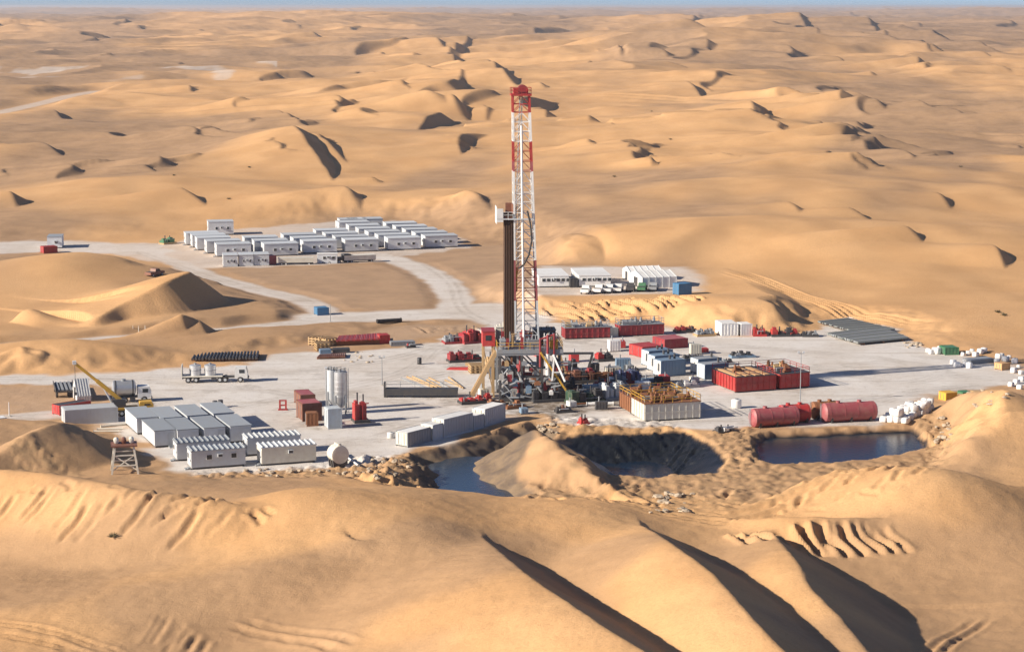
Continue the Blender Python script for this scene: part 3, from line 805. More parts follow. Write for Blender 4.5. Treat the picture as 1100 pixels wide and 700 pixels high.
# ---- machine skid: base, engine block, tank, pipes, exhaust
def machine(L, W, label, loc, rz, cat, mat, mat2=DARK, group=None, name='engine_skid', H=2.6, seed=1, boxes=4):
    rr = random.Random(seed)
    t = thing(name, label, cat, loc, rz, group)
    s = MB().box(0, L, 0, 0.3, 0, 0.4).box(0, L, W-0.3, W, 0, 0.4)
    for i in range(5): s.box(0.05+i*(L-0.35)/4, 0.3+i*(L-0.35)/4, 0.302, W-0.302, 0.03, 0.37)
    s.box(0.1, L-0.1, 0.1, W-0.1, 0.403, 0.47)
    s.build('skid', mat2, t)
    x = 0.15
    for i in range(boxes):
        wx = (L-0.3)/boxes*rr.uniform(0.6, 0.92); hh = H*rr.uniform(0.5, 0.9)
        yy = rr.uniform(0.15, W*0.22)
        b = MB().box(x, x+wx, yy, W-yy, 0.475, hh)
        for j in range(int(wx/0.4)): b.box(x+0.1+j*0.4, x+0.28+j*0.4, yy-0.06, yy-0.004, 0.6, hh-0.15)
        b.box(x+wx*.2, x+wx*.8, W*0.3, W*0.7, hh+0.004, hh+rr.uniform(.1, .5))
        b.build('engine_block' if i % 2 else 'housing', mat if rr.random() < 0.7 else mat2, t)
        x += (L-0.3)/boxes
    pm_ = rr.choice([GREY, mat, SILVER])
    for i in range(4):
        p = MB()
        xa, xb = sorted((rr.uniform(0.2, L-0.2), rr.uniform(0.2, L-0.2))); yy = rr.uniform(-0.15, W+0.1); zz = rr.uniform(0.6, H*0.9)
        p.tube((xa, yy, zz), (xb+0.3, yy, zz), 0.09, 8); p.tube((xa, yy, 0.48), (xa, yy, zz+0.05), 0.09, 8)
        p.build('pipe_run', pm_, t)
    MB().tube((L*0.3, W*0.5, H*0.6), (L*0.3, W*0.5, H*1.25), 0.14, 8).build('exhaust_stack', DARK, t)
    MB().tube((L*0.7, W*0.6, H*0.6), (L*0.7, W*0.6, H*1.15), 0.12, 8).build('exhaust_stack', DARK, t)
    return t

def hand_rail(mb, pts, h=1.1, z=0.0, step=1.6, r=0.035):
    for a, b in zip(pts, pts[1:]):
        L = math.hypot(b[0]-a[0], b[1]-a[1]); n = max(1, int(L/step))
        for i in range(n+1):
            x, y = a[0]+(b[0]-a[0])*i/n, a[1]+(b[1]-a[1])*i/n
            mb.bar((x, y, z), (x, y, z+h), r*2)
        for zz in (h, h*0.55): mb.bar((a[0], a[1], z+zz), (b[0], b[1], z+zz), r*2)

# ---- open-topped mud tank with agitators on its deck
def mud_tank(L, W, H, label, loc, rz, mat, deckm, gearm, group=None, gear=10, seed=1, name='mud_tank', rails=True, bays=None):
    rr = random.Random(seed)
    t = thing(name, label, 'tank', loc, rz, group)
    b = MB().box(0, L, 0, W, 0.25, H)
    n = int(L/1.1)
    for i in range(n+1):
        x = 0.02+i*(L-0.16)/n
        b.box(x, x+0.12, -0.11, -0.003, 0.25, H-0.02).box(x, x+0.12, W+0.003, W+0.11, 0.25, H-0.02)
    for i in range(int(W/1.1)+1):
        y = 0.02+i*(W-0.16)/int(W/1.1)
        b.box(-0.11, -0.003, y, y+0.12, 0.25, H-0.02).box(L+0.003, L+0.11, y, y+0.12, 0.25, H-0.02)
    b.box(-0.13, L+0.13, -0.14, -0.115, H*0.5, H*0.5+0.15)
    b.build('shell', mat, t)
    MB().box(0.1, L-0.1, 0.2, 0.6, 0, 0.25).box(0.1, L-0.1, W-0.6, W-0.2, 0, 0.25).build('skid', DARK, t)
    dk = MB().box(-0.15, L+0.15, -0.15, W+0.15, H+0.004, H+0.09)
    dk.build('deck', deckm, t)
    if rails:
        r_ = MB(); hand_rail(r_, [(0, 0), (L, 0), (L, W), (0, W), (0, 0)], z=H+0.09); r_.build('guard_rail', YELLOW if gearm is RUST else gearm, t)
    for i in range(gear):
        x, y = rr.uniform(0.8, L-1.2), rr.uniform(0.6, W-1.2)
        g = MB(); z = H+0.095
        if i % 3 == 0:
            g.tube((x, y, z), (x, y, z+0.9), 0.28, 10).box(x-0.4, x+0.4, y-0.4, y+0.4, z, z+0.3).tube((x, y, z+0.9), (x, y, z+1.25), 0.18, 10)
            g.build('agitator', gearm, t)
        elif i % 3 == 1:
            g.box(x-0.6, x+0.6, y-0.4, y+0.4, z, z+0.5).prism([(y-0.4, z+0.5), (y+0.4, z+0.5), (y+0.2, z+0.95)], x-0.5, x+0.5)
            g.build('hopper', rr.choice([gearm, TAN, gearm]), t)
        else:
            g.tube((x-1.1, y, z+0.5), (x+1.1, y, z+0.5), 0.13, 8).tube((x-1.0, y, z), (x-1.0, y, z+0.5), 0.1, 8).tube((x+1.0, y, z), (x+1.0, y, z+0.5), 0.1, 8)
            g.build('pipe_run', rr.choice([gearm, GREY]), t)
    return t

def lying_tank(L, r, label, loc, rz, mat, group=None, name='storage_tank', zc=None, stripes=True):
    """horizontal cylinder on saddles: x along its axis, loc at the middle of its near base end"""
    t = thing(name, label, 'tank', loc, rz, group); zc = zc or r+0.45
    MB().rev([(0, r*0.15), (0.012, r*0.55), (0.03, r*0.85), (0.055, r), (0.945, r), (0.97, r*0.85), (0.988, r*0.55), (1, r*0.15)], (0, 0, zc), (L, 0, zc), 24).build('shell', mat, t, True)
    for i in range(3):
        x = L*(0.15+0.35*i)
        MB().prism([(-r*0.8, 0), (r*0.8, 0), (r*0.9, zc-r*0.35), (-r*0.9, zc-r*0.35)], x-0.15, x+0.15).build('saddle', DARK, t)
    for x in (0.3, 0.68): MB().tube((L*x, 0, zc+r-0.05), (L*x, 0, zc+r+0.3), 0.35, 12).build('manhole', mat, t, True)
    for x in (0.12, 0.38, 0.62, 0.88): MB().rev([(0, r+0.03), (1, r+0.03)], (L*x-0.06, 0, zc), (L*x+0.06, 0, zc), 24).build('hoop', mat, t, True)
    ld = MB()
    for y in (-0.2, 0.2): ld.bar((-0.1, y, 0.1), (-0.1, y, zc+r), 0.06)
    for i in range(8): ld.bar((-0.1, -0.2, 0.4+i*(zc+r-0.5)/8), (-0.1, 0.2, 0.4+i*(zc+r-0.5)/8), 0.05)
    ld.build('ladder', GREY, t)
    return t

def silo(r, H, label, loc, group, mat=SILVER):
    t = thing('silo', label, 'silo', loc, 0, group)
    MB().rev([(0, 0.3), (0.16, r), (0.96, r), (0.985, r*0.75), (1, r*0.2)], (0, 0, 1.0), (0, 0, H), 28).build('barrel', mat, t, True)
    b = MB()
    for k in range(4): b.rev([(0, r+0.035), (1, r+0.035)], (0, 0, 3+k*(H-4)/4), (0, 0, 3.1+k*(H-4)/4), 28)
    b.build('hoop', mat, t, True)
    for k in range(4):
        a = math.pi/4+k*math.pi/2; c, s_ = math.cos(a)*(r+0.05), math.sin(a)*(r+0.05)
        MB().bar((c, s_, 0), (c, s_, 3.2), 0.22).build('leg', GREY, t)
    l_ = MB()
    for s_ in (-0.22, 0.22): l_.bar((r+0.15, s_, 0.2), (r+0.15, s_, H+0.4), 0.06)
    for i in range(int(H/0.6)): l_.bar((r+0.15, -0.22, 0.5+i*0.6), (r+0.15, 0.22, 0.5+i*0.6), 0.05)
    l_.build('ladder', GREY, t)
    c_ = MB(); hr = [(math.cos(k*math.pi/4)*r*0.8, math.sin(k*math.pi/4)*r*0.8) for k in range(9)]
    hand_rail(c_, hr, 0.9, H-0.5, 2); c_.build('guard_rail', GREY, t)
    MB().tube((-r-0.15, 0, 0.6), (-r-0.15, 0, H-0.2), 0.1, 8).build('fill_pipe', GREY, t)
    return t

def wheels(t, xs, w, r=0.52, dual=0.32):
    for x in xs:
        for s in (0, 1):
            y0 = -0.02 if s == 0 else w-dual+0.02
            k = MB().rev([(0, r*0.8), (0.12, r), (0.88, r), (1, r*0.8)], (x, y0, r), (x, y0+dual, r), 16).build('wheel', BLACK, t, True)
            yy = y0-0.02 if s == 0 else y0+dual+0.02
            MB().tube((x, yy, r), (x, yy+(0.06 if s == 0 else -0.06), r), r*0.5, 10).build('rim', PALEGREY, k)
def truck(L, w, label, loc, rz, cabm, axles, group=None, name='truck', cab_h=2.9, flip=False):
    """cab at the +x end"""
    t = thing(name, label, 'truck', loc, rz, group)
    MB().box(0.1, L-0.6, w*0.3, w*0.42, 0.75, 1.05).box(0.1, L-0.6, w*0.58, w*0.7, 0.75, 1.05).box(0.1, 0.3, w*0.1, w*0.9, 0.7, 1.06).box(L*0.45, L*0.45+0.9, 0.1, w*0.28, 0.5, 1.0).build('chassis', DARK, t)
    c = MB().prism([(L-2.3, 0.75), (L-0.02, 0.75), (L, 1.7), (L-0.28, cab_h), (L-2.2, cab_h), (L-2.3, cab_h-0.25)], 0.06, w-0.06, 'y').build('cab', cabm, t)
    MB().prism([(L+0.012, 1.75), (L-0.25, cab_h-0.16), (L-0.22, cab_h-0.15), (L+0.04, 1.76)], 0.22, w-0.22, 'y').build('windscreen', GLASS, t)
    for y in (0.02, w-0.06): MB().box(L-1.5, L-0.55, y, y+0.035, 1.7, cab_h-0.35).build('side_window', GLASS, t)
    MB().box(L+0.0, L+0.16, 0.05, w-0.05, 0.5, 0.85).build('bumper', DARK, t)
    for y in (0.3, w-0.6): MB().box(L+0.0, L+0.05, y, y+0.3, 1.0, 1.22).build('headlight', WHITE, t)
    wheels(t, axles, w)
    return t
def pickup(label, loc, rz, mat, group):
    t = thing('pickup_truck', label, 'car', loc, rz, group); w = 1.85
    MB().prism([(0, 0.5), (5.2, 0.5), (5.25, 0.95), (4.9, 1.12), (3.8, 1.18), (0, 1.15)], 0, w, 'y').build('body', mat, t)
    MB().prism([(1.9, 1.18), (3.95, 1.18), (3.3, 1.8), (2.05, 1.82)], 0.1, w-0.1, 'y').build('cab', mat, t)
    MB().prism([(3.98, 1.2), (3.36, 1.78), (3.42, 1.78), (4.05, 1.2)], 0.2, w-0.2, 'y').build('windscreen', GLASS, t)
    for y in (0.06, w-0.095): MB().prism([(2.1, 1.25), (3.7, 1.25), (3.25, 1.72), (2.15, 1.74)], y, y+0.035, 'y').build('side_window', GLASS, t)
    MB().box(0.15, 1.8, 0.15, w-0.15, 1.16, 1.19).build('load_bed', DARK, t)
    wheels(t, (0.95, 4.2), w, 0.38, 0.26)
    return t
def pole(label, loc, H, mat=GREY, group=None, lamp=True, name='lamp_post'):
    t = thing(name, label, 'lamp post', loc, 0, group)
    MB().tube((0, 0, 0), (0, 0, H), 0.09, 8, 0.05).build('post', mat, t)
    MB().box(-0.25, 0.25, -0.25, 0.25, 0, 0.15).build('base', CONCRETE, t)
    if lamp:
        h = MB().box(-0.5, 0.5, -0.06, 0.06, H, H+0.1).build('crossarm', mat, t)
        for x in (-0.42, 0.42): MB().box(x-0.18, x+0.18, -0.14, 0.14, H+0.103, H+0.42).build('floodlight', PALEGREY, t)
    return t

# ------------------------------------------------------------------ the drilling rig
RIG = at(570, 425)
rig = thing('drilling_rig', 'tall red and white drilling derrick standing over the middle of the pad', 'drilling rig', RIG, R(4))
def mast_half(z):            # half width of the mast
    return 2.0-(z-9)*(2.0-1.4)/43.0
def mast_mid(z): return -0.75-(z-9)/43.0
MX = -1.75
def mast_section(z0, z1, mat):
    b = MB(); n = max(1, round((z1-z0)/1.8))
    def c(k, z): h = mast_half(z); hy = h*0.9; return (mast_mid(z)+(-h if k in (0, 3) else h), (-hy if k in (0, 1) else hy), z)
    for k in range(4): b.bar(c(k, z0), c(k, z1), 0.28)
    for i in range(n):
        za, zb = z0+(z1-z0)*i/n, z0+(z1-z0)*(i+1)/n
        for k, j in ((1, 2), (2, 3), (3, 0), (0, 1)):
            b.bar(c(k, za), c(j, za), 0.11)
            zm = (za+zb)/2
            m_ = tuple((p+q)/2 for p, q in zip(c(k, zb), c(j, zb)))
            b.bar(c(k, za), m_, 0.10); b.bar(c(j, za), m_, 0.10)
    return b.build('mast_section', mat, rig)
MAROON = paint('maroon_paint', (0.30, 0.10, 0.10), dirt=0.4)
for z0, z1, m_ in ((9, 17, PALEGREY), (17, 24, ROSE), (24, 30.5, WHITE), (30.5, 37, WHITE), (37, 39.2, WHITE), (39.2, 40.9, ROSE), (40.9, 44.3, RED), (44.3, 49.2, WHITE), (49.2, 52, RED)):
    mast_section(z0, z1, m_)
cb = MB().box(MX-1.75, MX+1.75, -1.6, 1.6, 52.0, 52.35)
hand_rail(cb, [(MX-1.7, -1.5), (MX+1.7, -1.5), (MX+1.7, 1.5), (MX-1.7, 1.5), (MX-1.7, -1.5)], 1.0, 52.35)
crown = cb.build('crown_platform', RED, rig)
s_ = MB()
for y in (-0.9, -0.45, 0, 0.45, 0.9): s_.tube((MX+0.3, y-0.12, 53.0), (MX+0.3, y+0.12, 53.0), 0.85, 16)
s_.build('sheave', DEEPRED, crown, True)
MB().box(MX-1.3, MX-0.5, -1.0, 1.0, 52.36, 53.3).box(MX+0.9, MX+1.2, -1.2, 1.2, 52.36, 53.2).build('sheave_housing', RED, crown)
mb_ = MB().box(-6.0, MX-2.2, -2.0, 1.8, 31.0, 31.2).box(MX-2.2, MX+2.0, -2.2, -1.9, 31.0, 31.2)
monkey = mb_.build('monkey_board', PALEGREY, rig)
MB().box(-6.05, -5.95, -1.9, 1.7, 30.3, 33.2).box(-5.94, -4.9, -2.0, -1.92, 30.6, 32.9).build('wind_screen', WHITE, monkey)
fb = MB()
for i in range(7): fb.box(-4.7, -3.1, -1.7+i*0.5, -1.55+i*0.5, 31.21, 31.5)
fb.box(-4.3, -3.2, 1.3, 1.6, 31.2, 33.6).box(-3.25, -3.1, -1.5, 1.29, 32.0, 33.5)
fb.build('finger_board', BROWN, monkey)
rl = MB(); hand_rail(rl, [(-4.9, -1.95), (-3.2, -1.95)], 1.1, 31.2, 0.8); rl.build('guard_rail', WHITE, monkey)
MB().tube((-1.35, -2.1, 9), (-1.75, -1.5, 47), 0.2, 10).build('standpipe', WHITE, rig, True)
ln_ = MB()
for x, y in ((-0.35, -.3), (-0.1, .3), (0.25, -.2), (0.5, .2)): ln_.tube((MX-0.9+x, y, 22), (MX+x*0.6, y, 52.4), 0.06, 6)
ln_.build('drilling_line', GREY, rig)
TX = -0.75
tb_ = MB().box(MX-1.7, MX-0.6, -0.5, 0.5, 18.4, 21.6).tube((MX-1.15, -0.3, 22), (MX-1.15, 0.3, 22), 0.75, 14).prism([(MX-1.55, 18.4), (MX-0.75, 18.4), (MX-0.95, 17.2), (MX-1.35, 17.2)], -0.4, 0.4, 'y')
tb_.build('travelling_block', YELLOW, rig)
MB().box(MX-1.6, MX-0.7, -0.6, 0.6, 12.6, 17.0).tube((MX-1.15, 0, 9.2), (MX-1.15, 0, 12.6), 0.25, 10).build('top_drive', TAN, rig)
hp = [(MX+1.0, -1.9, 32.5), (MX+1.5, -2.3, 30.2), (MX+1.7, -2.6, 27.5), (MX+1.2, -2.7, 25), (MX+0.4, -2.4, 23.4), (MX-0.4, -1.5, 22.6)]
h_ = MB()
for a, b in zip(hp, hp[1:]): h_.tube(a, b, 0.16, 8)
h_.build('rotary_hose', BLACK, rig, True)
fl = MB().box(-6.2, 5.2, -5.2, 5.2, 8.35, 9.0)
for i in range(8): fl.box(-6.25, 5.25, -5.1+i*1.4, -4.9+i*1.4, 8.0, 8.34)
floor_ = fl.build('rig_floor', GREY, rig)
r_ = MB(); hand_rail(r_, [(-6.1, 5.1), (-6.1, 1.5)], 1.2, 9.0); hand_rail(r_, [(-6.1, -1.5), (-6.1, -5.1), (5.1, -5.1), (5.1, 5.1), (-6.1, 5.1)], 1.2, 9.0)
r_.build('guard_rail', YELLOW, floor_)
for y in (-4.4, 4.4):
    b = MB()
    for x in (-5.6, -1.9, 1.6, 4.6):
        b.bar((x, y-0.5, 0.4), (x, y-0.5, 8.0), 0.38); b.bar((x, y+0.5, 0.4), (x, y+0.5, 8.0), 0.38)
        b.bar((x, y-0.5, 4.2), (x, y+0.5, 4.2), 0.2)
    for s in (-0.5, 0.5):
        b.bar((-5.8, y+s, 0.3), (4.8, y+s, 0.3), 0.55); b.bar((-5.8, y+s, 4.2), (4.8, y+s, 4.2), 0.28)
        for xa, xb in ((-5.6, -1.9), (-1.9, 1.6), (1.6, 4.6)):
            b.bar((xa, y+s, 0.6), (xb, y+s, 4.1), 0.2); b.bar((xb, y+s, 4.3), (xa, y+s, 7.9), 0.2)
    b.build('substructure_frame', DARK if y < 0 else GREY, rig)
bp = MB()
for z0, z1, r in ((0.2, 1.4, 0.55), (1.4, 2.3, 0.9), (2.3, 3.4, 0.6), (3.4, 4.2, 0.9), (4.2, 5.6, 0.75), (5.6, 7.9, 0.3)): bp.tube((MX, 0, z0), (MX, 0, z1), r, 14)
for z in (1.85, 3.8): bp.box(MX-2.0, MX+2.0, -0.4, 0.4, z-0.35, z+0.35)
bp.build('blowout_preventer', DEEPRED, rig)
rr = random.Random(4)
for nm, mt, x0, x1, y0, y1, h in (('drawworks', DARK, 0.6, 4.4, 0.5, 4.2, 2.4), ('driller_cabin', CREAM, -5.9, -3.7, 2.4, 4.9, 2.7), ('control_console', GREY, -5.6, -4.7, -4.8, -3.0, 1.5),
        ('iron_roughneck', TAN, -3.4, -2.7, -1.9, -1.0, 2.2), ('winch', YELLOW, 3.0, 4.3, -4.6, -3.2, 1.3), ('tool_rack', GREY, -1.0, 1.4, -4.9, -4.3, 1.6), ('choke_panel', WHITE, 1.9, 2.8, -4.9, -3.9, 1.9)):
    b = MB().box(x0, x1, y0, y1, 9.004, 9+h).box(x0-0.1, x1+0.1, y0-0.1, y1+0.1, 9+h+0.003, 9+h+0.1)
    for i in range(4): b.tube((x0+(x1-x0)*(i+.5)/4, (y0+y1)/2, 9+h+.1), (x0+(x1-x0)*(i+.5)/4, (y0+y1)/2, 9+h+rr.uniform(.3, .9)), 0.1, 8)
    b.build(nm, mt, rig)
dg = MB().box(-8.4, -6.25, -1.0, 3.4, 9.0, 11.5).build('doghouse', RED, rig)
MB().box(-8.5, -6.2, -1.1, 3.5, 11.503, 11.62).build('roof', DEEPRED, dg)
MB().box(-7.9, -6.9, -1.05, -1.003, 10.0, 10.9).build('window', GLASS, dg)
p_ = MB()
for x in (-8.2, -6.5):
    for y in (-0.8, 3.2): p_.bar((x, y, 0), (x, y, 8.98), 0.28)
p_.bar((-8.2, -0.8, 0.5), (-8.2, 3.2, 8.5), 0.18).bar((-6.5, -0.8, 0.5), (-8.2, -0.8, 8.5), 0.18)
p_.build('doghouse_support', TAN, rig)
v = MB()
for y in (-2.6, -1.2):
    v.bar((-10.4, y-1.2, 0.9), (-6.2, y-1.2, 8.5), 0.34, 0.7)
v.add([(-10.35, -3.7, 0.95), (-10.35, -2.5, 0.95), (-6.15, -2.5, 8.55), (-6.15, -3.7, 8.55), (-10.4, -3.7, 0.8), (-10.4, -2.5, 0.8), (-6.2, -2.5, 8.4), (-6.2, -3.7, 8.4)],
      [(0, 1, 2, 3), (7, 6, 5, 4), (0, 4, 5, 1), (2, 6, 7, 3), (0, 3, 7, 4), (1, 5, 6, 2)])
v.build('pipe_ramp', TAN, rig)
st = MB()
for y in (-5.9, -5.4): st.bar((6.8, y, 0.2), (1.2, y, 8.6), 0.12, 0.3)
for i in range(22): st.box(6.7-i*0.262, 7.0-i*0.262, -5.86, -5.44, 0.35+i*0.39, 0.40+i*0.39)
st.build('stair', YELLOW, rig)
MB().tube((2.5, -5.5, 4.6), (2.5, -5.5, 8.3), 0.36, 12).build('gas_separator', WHITE, rig, True)
MB().tube((2.5, -5.5, 8.31), (2.5, -5.5, 11.6), 0.22, 10).tube((1.2, -5.3, 6), (1.2, -5.3, 11), 0.18, 8).tube((3.6, -5.3, 5), (3.6, -5.3, 11.8), 0.2, 8).tube((3.6, -5.3, 11.6), (1.2, -5.3, 10.8), 0.16, 8).build('vent_pipe', DEEPRED, rig, True)
MB().bar((3.4, -5.6, 8.2), (5.4, -6.2, 3.6), 0.3).bar((3.6, -5.6, 8.2), (3.2, -6.2, 3.8), 0.24).bar((3.3, -6.0, 5.2), (4.7, -6.0, 5.2), 0.2).build('strut', WHITE, rig)
cl = MB()
for i in range(26):
    x, y, z = rr.uniform(-6, 4.5), -5.3-rr.uniform(0, .5), rr.uniform(0.5, 7)
    if i % 2: cl.tube((x, y, z), (x+rr.uniform(-2, 2), y, z+rr.uniform(-2.5, 2.5)), rr.uniform(.07, .18), 7)
    else: cl.tube((x, y, z), (x+rr.uniform(.8, 2), y, z), rr.uniform(.08, .2), 7)
cl.build('pipework', GREY, rig)
mix = [paint('mixed_grey', (0.42, 0.42, 0.40), dirt=0.6, scale=2.5), RUST, WHITE, DARK, DEEPRED, SLATE, CREAM, GREY, DARK, TAN]
for i in range(46):
    x, y, z = rr.uniform(-6, 4), rr.uniform(-4.9, -3.4) if i % 3 else rr.uniform(-5.9, -5.2), rr.uniform(0.2, 7.0)
    w_, h_ = rr.uniform(.3, 1.1), rr.uniform(.3, 1.3)
    MB().box(x, x+w_, y, y+.5, z, z+h_).box(x+w_*.2, x+w_*.8, y+.1, y+.4, z+h_-.02, z+h_+.2).build('valve_box', mix[i % len(mix)], rig)
for i in range(30):
    x, y = rr.uniform(-5.5, 4.3), rr.uniform(-4.9, 4.5)
    if abs(x-MX) < 2.6 and abs(y) < 2.6: continue
    h_ = rr.uniform(.5, 2.6)
    MB().box(x, x+rr.uniform(.2, .8), y, y+.5, 9.004, 9+h_).tube((x+.1, y+.25, 9+h_-.05), (x+.1, y+.25, 9+h_+.5), .08, 6).build('floor_equipment', mix[(i*3) % len(mix)], rig)
# stands of drill pipe racked in the mast: they lean on the finger board, each a thing of its own
RM = Matrix.Translation(RIG) @ Matrix.Rotation(R(4), 4, 'Z')
pm = MB().tube((0, 0, 9.0), (0, 0, 32.0), 0.125, 8)
for z in (9.1, 16.6, 24.3, 31.6): pm.tube((0, 0, z), (0, 0, z+0.35), 0.145, 8)
p0 = None
for i in range(6):
    for j in range(6):
        L_ = RM @ Vector((-4.55+i*0.285, -1.55+j*0.5, 0))
        if p0 is None:
            p0 = pm.build('drill_pipe_stand', PIPE, None, True)
            tag(p0, 'brown stand of drill pipe racked upright in the derrick beside the monkey board', 'drill pipe', 'drill pipe stands racked in the derrick'); p0.location = L_
        else:
            o = p0.copy(); COL.objects.link(o); o.location = L_

# catwalk and laid-down pipe
p, a, L = span((414, 427), (492, 427))
t = thing('catwalk', 'long black pipe catwalk running up to the derrick ramp', 'catwalk', p, a)
b = MB().box(0, L, 0, 1.9, 1.1, 1.5)
for i in range(9): b.box(0.1+i*(L-0.4)/8, 0.3+i*(L-0.4)/8, 0.1, 1.8, 0, 1.1)
b.box(0, L, -0.05, -0.003, 0.35, 1.52).build('deck', DARK, t)
r_ = MB(); hand_rail(r_, [(0, 1.85), (L, 1.85)], 1.0, 1.5, 2.5); r_.build('guard_rail', GREY, t)
MB().box(-0.3, -0.05, 0.2, 1.7, 0, 2.6).build('end_post', DARK, t)
def loose_pipe(a, b, r, mat, label, cat='pipe', group=None, name='steel_pipe', z=0.0):
    p, q = at(*a, z), at(*b, z); p.z = zat(p.x, p.y)+r; q.z = zat(q.x, q.y)+r
    o = MB().tube((0, 0, 0), tuple(q-p), r, 10).tube((0, 0, 0), tuple((q-p)*0.015), r*1.25, 10).tube(tuple((q-p)*0.985), tuple(q-p), r*1.25, 10).build(name, mat, None, True); o.location = p
    return tag(o, label, cat, group)
for i in range(9):
    loose_pipe((428+i*7+rr.uniform(-3, 3), 408+rr.uniform(-3, 3)), (458+i*5+rr.uniform(-4, 4), 418.5+rr.uniform(-2, 0)), 0.14, TAN if i % 3 else GREY, 'loose length of pipe lying on the pad behind the black catwalk', 'pipe', 'loose pipes behind the catwalk')
loose_pipe((405, 349), (431, 347), 0.42, BLACK, 'thick black pipe lying beside the gravel road', name='black_pipe')
loose_pipe((630, 435.5), (659, 435), 0.3, WHITE, 'white pipe on the ground between the red valve and the grey mud tank', name='white_pipe')
loose_pipe((571, 420), (627, 417), 0.42, BROWN, 'long brown pipe beam in front of the derrick substructure', name='flow_line')

# goal-post gantry
p = at(600, 405)
t = thing('pipe_gantry', 'dark steel goal post gantry standing beside the derrick', 'gantry', p, R(3))
MB().bar((-0.2, 0, 4.4), (6.4, 0, 4.4), 0.4).build('crossbeam', DARK, t)
MB().bar((6.2, 0, 4.2), (5.0, 0, 0), 0.42).build('leg', DARK, t)
MB().bar((0.3, 0, 4.2), (1.5, 0, 0), 0.36).build('leg', TAN, t)
MB().bar((-0.1, 0, 4.2), (1.0, 1.5, 0), 0.26).build('brace', TAN, t)

# machinery packed round the foot of the rig
def mach(a, b, W, *args, **kw):
    p, h, L = span(a, b); label, cat = args[0], args[1]
    return machine(L, W, label, p, h, cat, args[2], args[3] if len(args) > 3 else DARK, **kw)
mach((573, 433), (612, 431), 3, 'low black pump skid in front of the derrick foot', 'pump', DARK, DARK, name='pump_skid', H=2.2, seed=1)
mach((614, 435), (650, 432), 3, 'black and dark green pump skid beside the white pipe', 'pump', DARK, paint('dark_green_paint', (0.022, 0.065, 0.04)), name='pump_skid', H=2.4, seed=2)
mach((651, 431), (676, 429), 4, 'tall grey shaker skid at the left end of the grey mud tank', 'shaker', PALEGREY, GREY, name='shaker_skid', H=3.6, seed=3)
mach((592, 413), (643, 411), 3, 'dark brown machinery skid behind the brown pipe beam', 'machinery', BROWN, DARK, name='machinery_skid', H=2.2, seed=4, boxes=6)
mach((632, 411), (668, 409), 3, 'rusty pump unit behind the tall grey shaker skid', 'pump', RUST, DEEPRED, name='pump_skid', H=2.4, seed=5)
mach((668, 413), (692, 411), 3, 'dark blue engine skid in front of the slate generators', 'engine', paint('navy_paint', (0.07, 0.09, 0.2)), DEEPRED, name='engine_skid', H=2.6, seed=6)
mach((496, 435), (533, 432.5), 2.5, 'low red winch skid between the catwalk and the pale barrier containers', 'winch', RED, DARK, name='winch_skid', H=1.6, seed=7)
mach((483, 390), (521, 388), 2.6, 'dark maroon engine unit behind the red pipe cradle', 'engine', DEEPRED, DARK, name='engine_skid', H=1.8, seed=8)
mach((478, 370), (500, 369), 3, 'grey and red pump unit behind the pad edge', 'pump', GREY, DEEPRED, name='pump_skid', H=1.7, seed=9)
mach((499, 370), (521, 368), 3.5, 'bright red high machinery frame by the junction of the gravel road', 'machinery', RED, DEEPRED, name='machinery_skid', H=2.9, seed=10)
mach((643, 389), (662, 387.5), 2.6, 'small red tractor unit seen through the dark gantry', 'machinery', RED, DARK, name='machinery_skid', H=1.9, seed=11, boxes=2)
mach((576, 383), (600, 381), 3, 'red compressor behind the derrick', 'compressor', DEEPRED, RED, name='compressor', H=2.6, seed=12)
mach((562, 366), (596, 364), 3, 'maroon pump on the pad edge behind the derrick', 'pump', DEEPRED, GREY, name='pump_skid', H=2.0, seed=13)
mach((381, 455), (398, 454), 3, 'red cement pump standing beside the silos', 'pump', RED, DARK, name='cement_pump', H=3.9, seed=14, boxes=2)
mach((545, 440), (566, 438), 2, 'rusty brown scrap skid at the near side of the derrick', 'skid', TAN, RUST, name='scrap_skid', H=1.0, seed=15, boxes=2)
t = mach((624, 457), (634, 456), 1.4, 'small red valve set standing on the pit edge', 'valve', RED, RED, name='valve_set', H=1.4, seed=16, boxes=2)
mach((772, 467), (792, 465), 2, 'white pump with dark hoses on the bank between the two pits', 'pump', WHITE, DARK, name='trash_pump', H=1.1, seed=17, boxes=3)
for k, (a, b, W, m1, m2, H, lab) in enumerate((((600, 421), (622, 420), 2.5, DARK, BROWN, 2.6, 'dark pump skid directly behind the brown pipe beam near the derrick'), ((640, 423), (660, 422), 2.5, DEEPRED, DARK, 2.2, 'dark red pump skid left of the tall grey shaker skid'),
        ((655, 416), (676, 415), 2.5, GREY, WHITE, 2.6, 'grey and white pump skid behind the tall shaker skid'), ((676, 406), (690, 405), 2.2, WHITE, DARK, 1.6, 'small white pump left of the front slate generator'), ((604, 398), (622, 397), 2, DARK, GREY, 1.8, 'dark motor skid standing under the goal post gantry'),
        ((528, 440), (546, 438), 2, DARK, RUST, 1.4, 'low dark skid between the red winch and the rusty scrap skid'), ((524, 396), (540, 395), 2.4, DARK, TAN, 2.4, 'dark motor skid behind the derrick ramp'), ((598, 444), (616, 443), 1.6, BROWN, DARK, 0.9, 'low brown hose tray on the oily ground before the black pump skid'),
        ((700, 422), (722, 421), 2, DARK, RED, 1.4, 'dark red hose skid squeezed between the mud tanks and the slate generators'), ((728, 418), (752, 416), 2, WHITE, GREY, 1.2, 'low white pipe skid left of the red tank block'), ((786, 385), (812, 384), 2, DARK, SLATE, 1.0, 'low dark cable skid in the open right of the generators'))):
    mach(a, b, W, lab, 'skid', m1, m2, name='pump_skid', H=H, seed=50+k, boxes=3)
rb = random.Random(77)
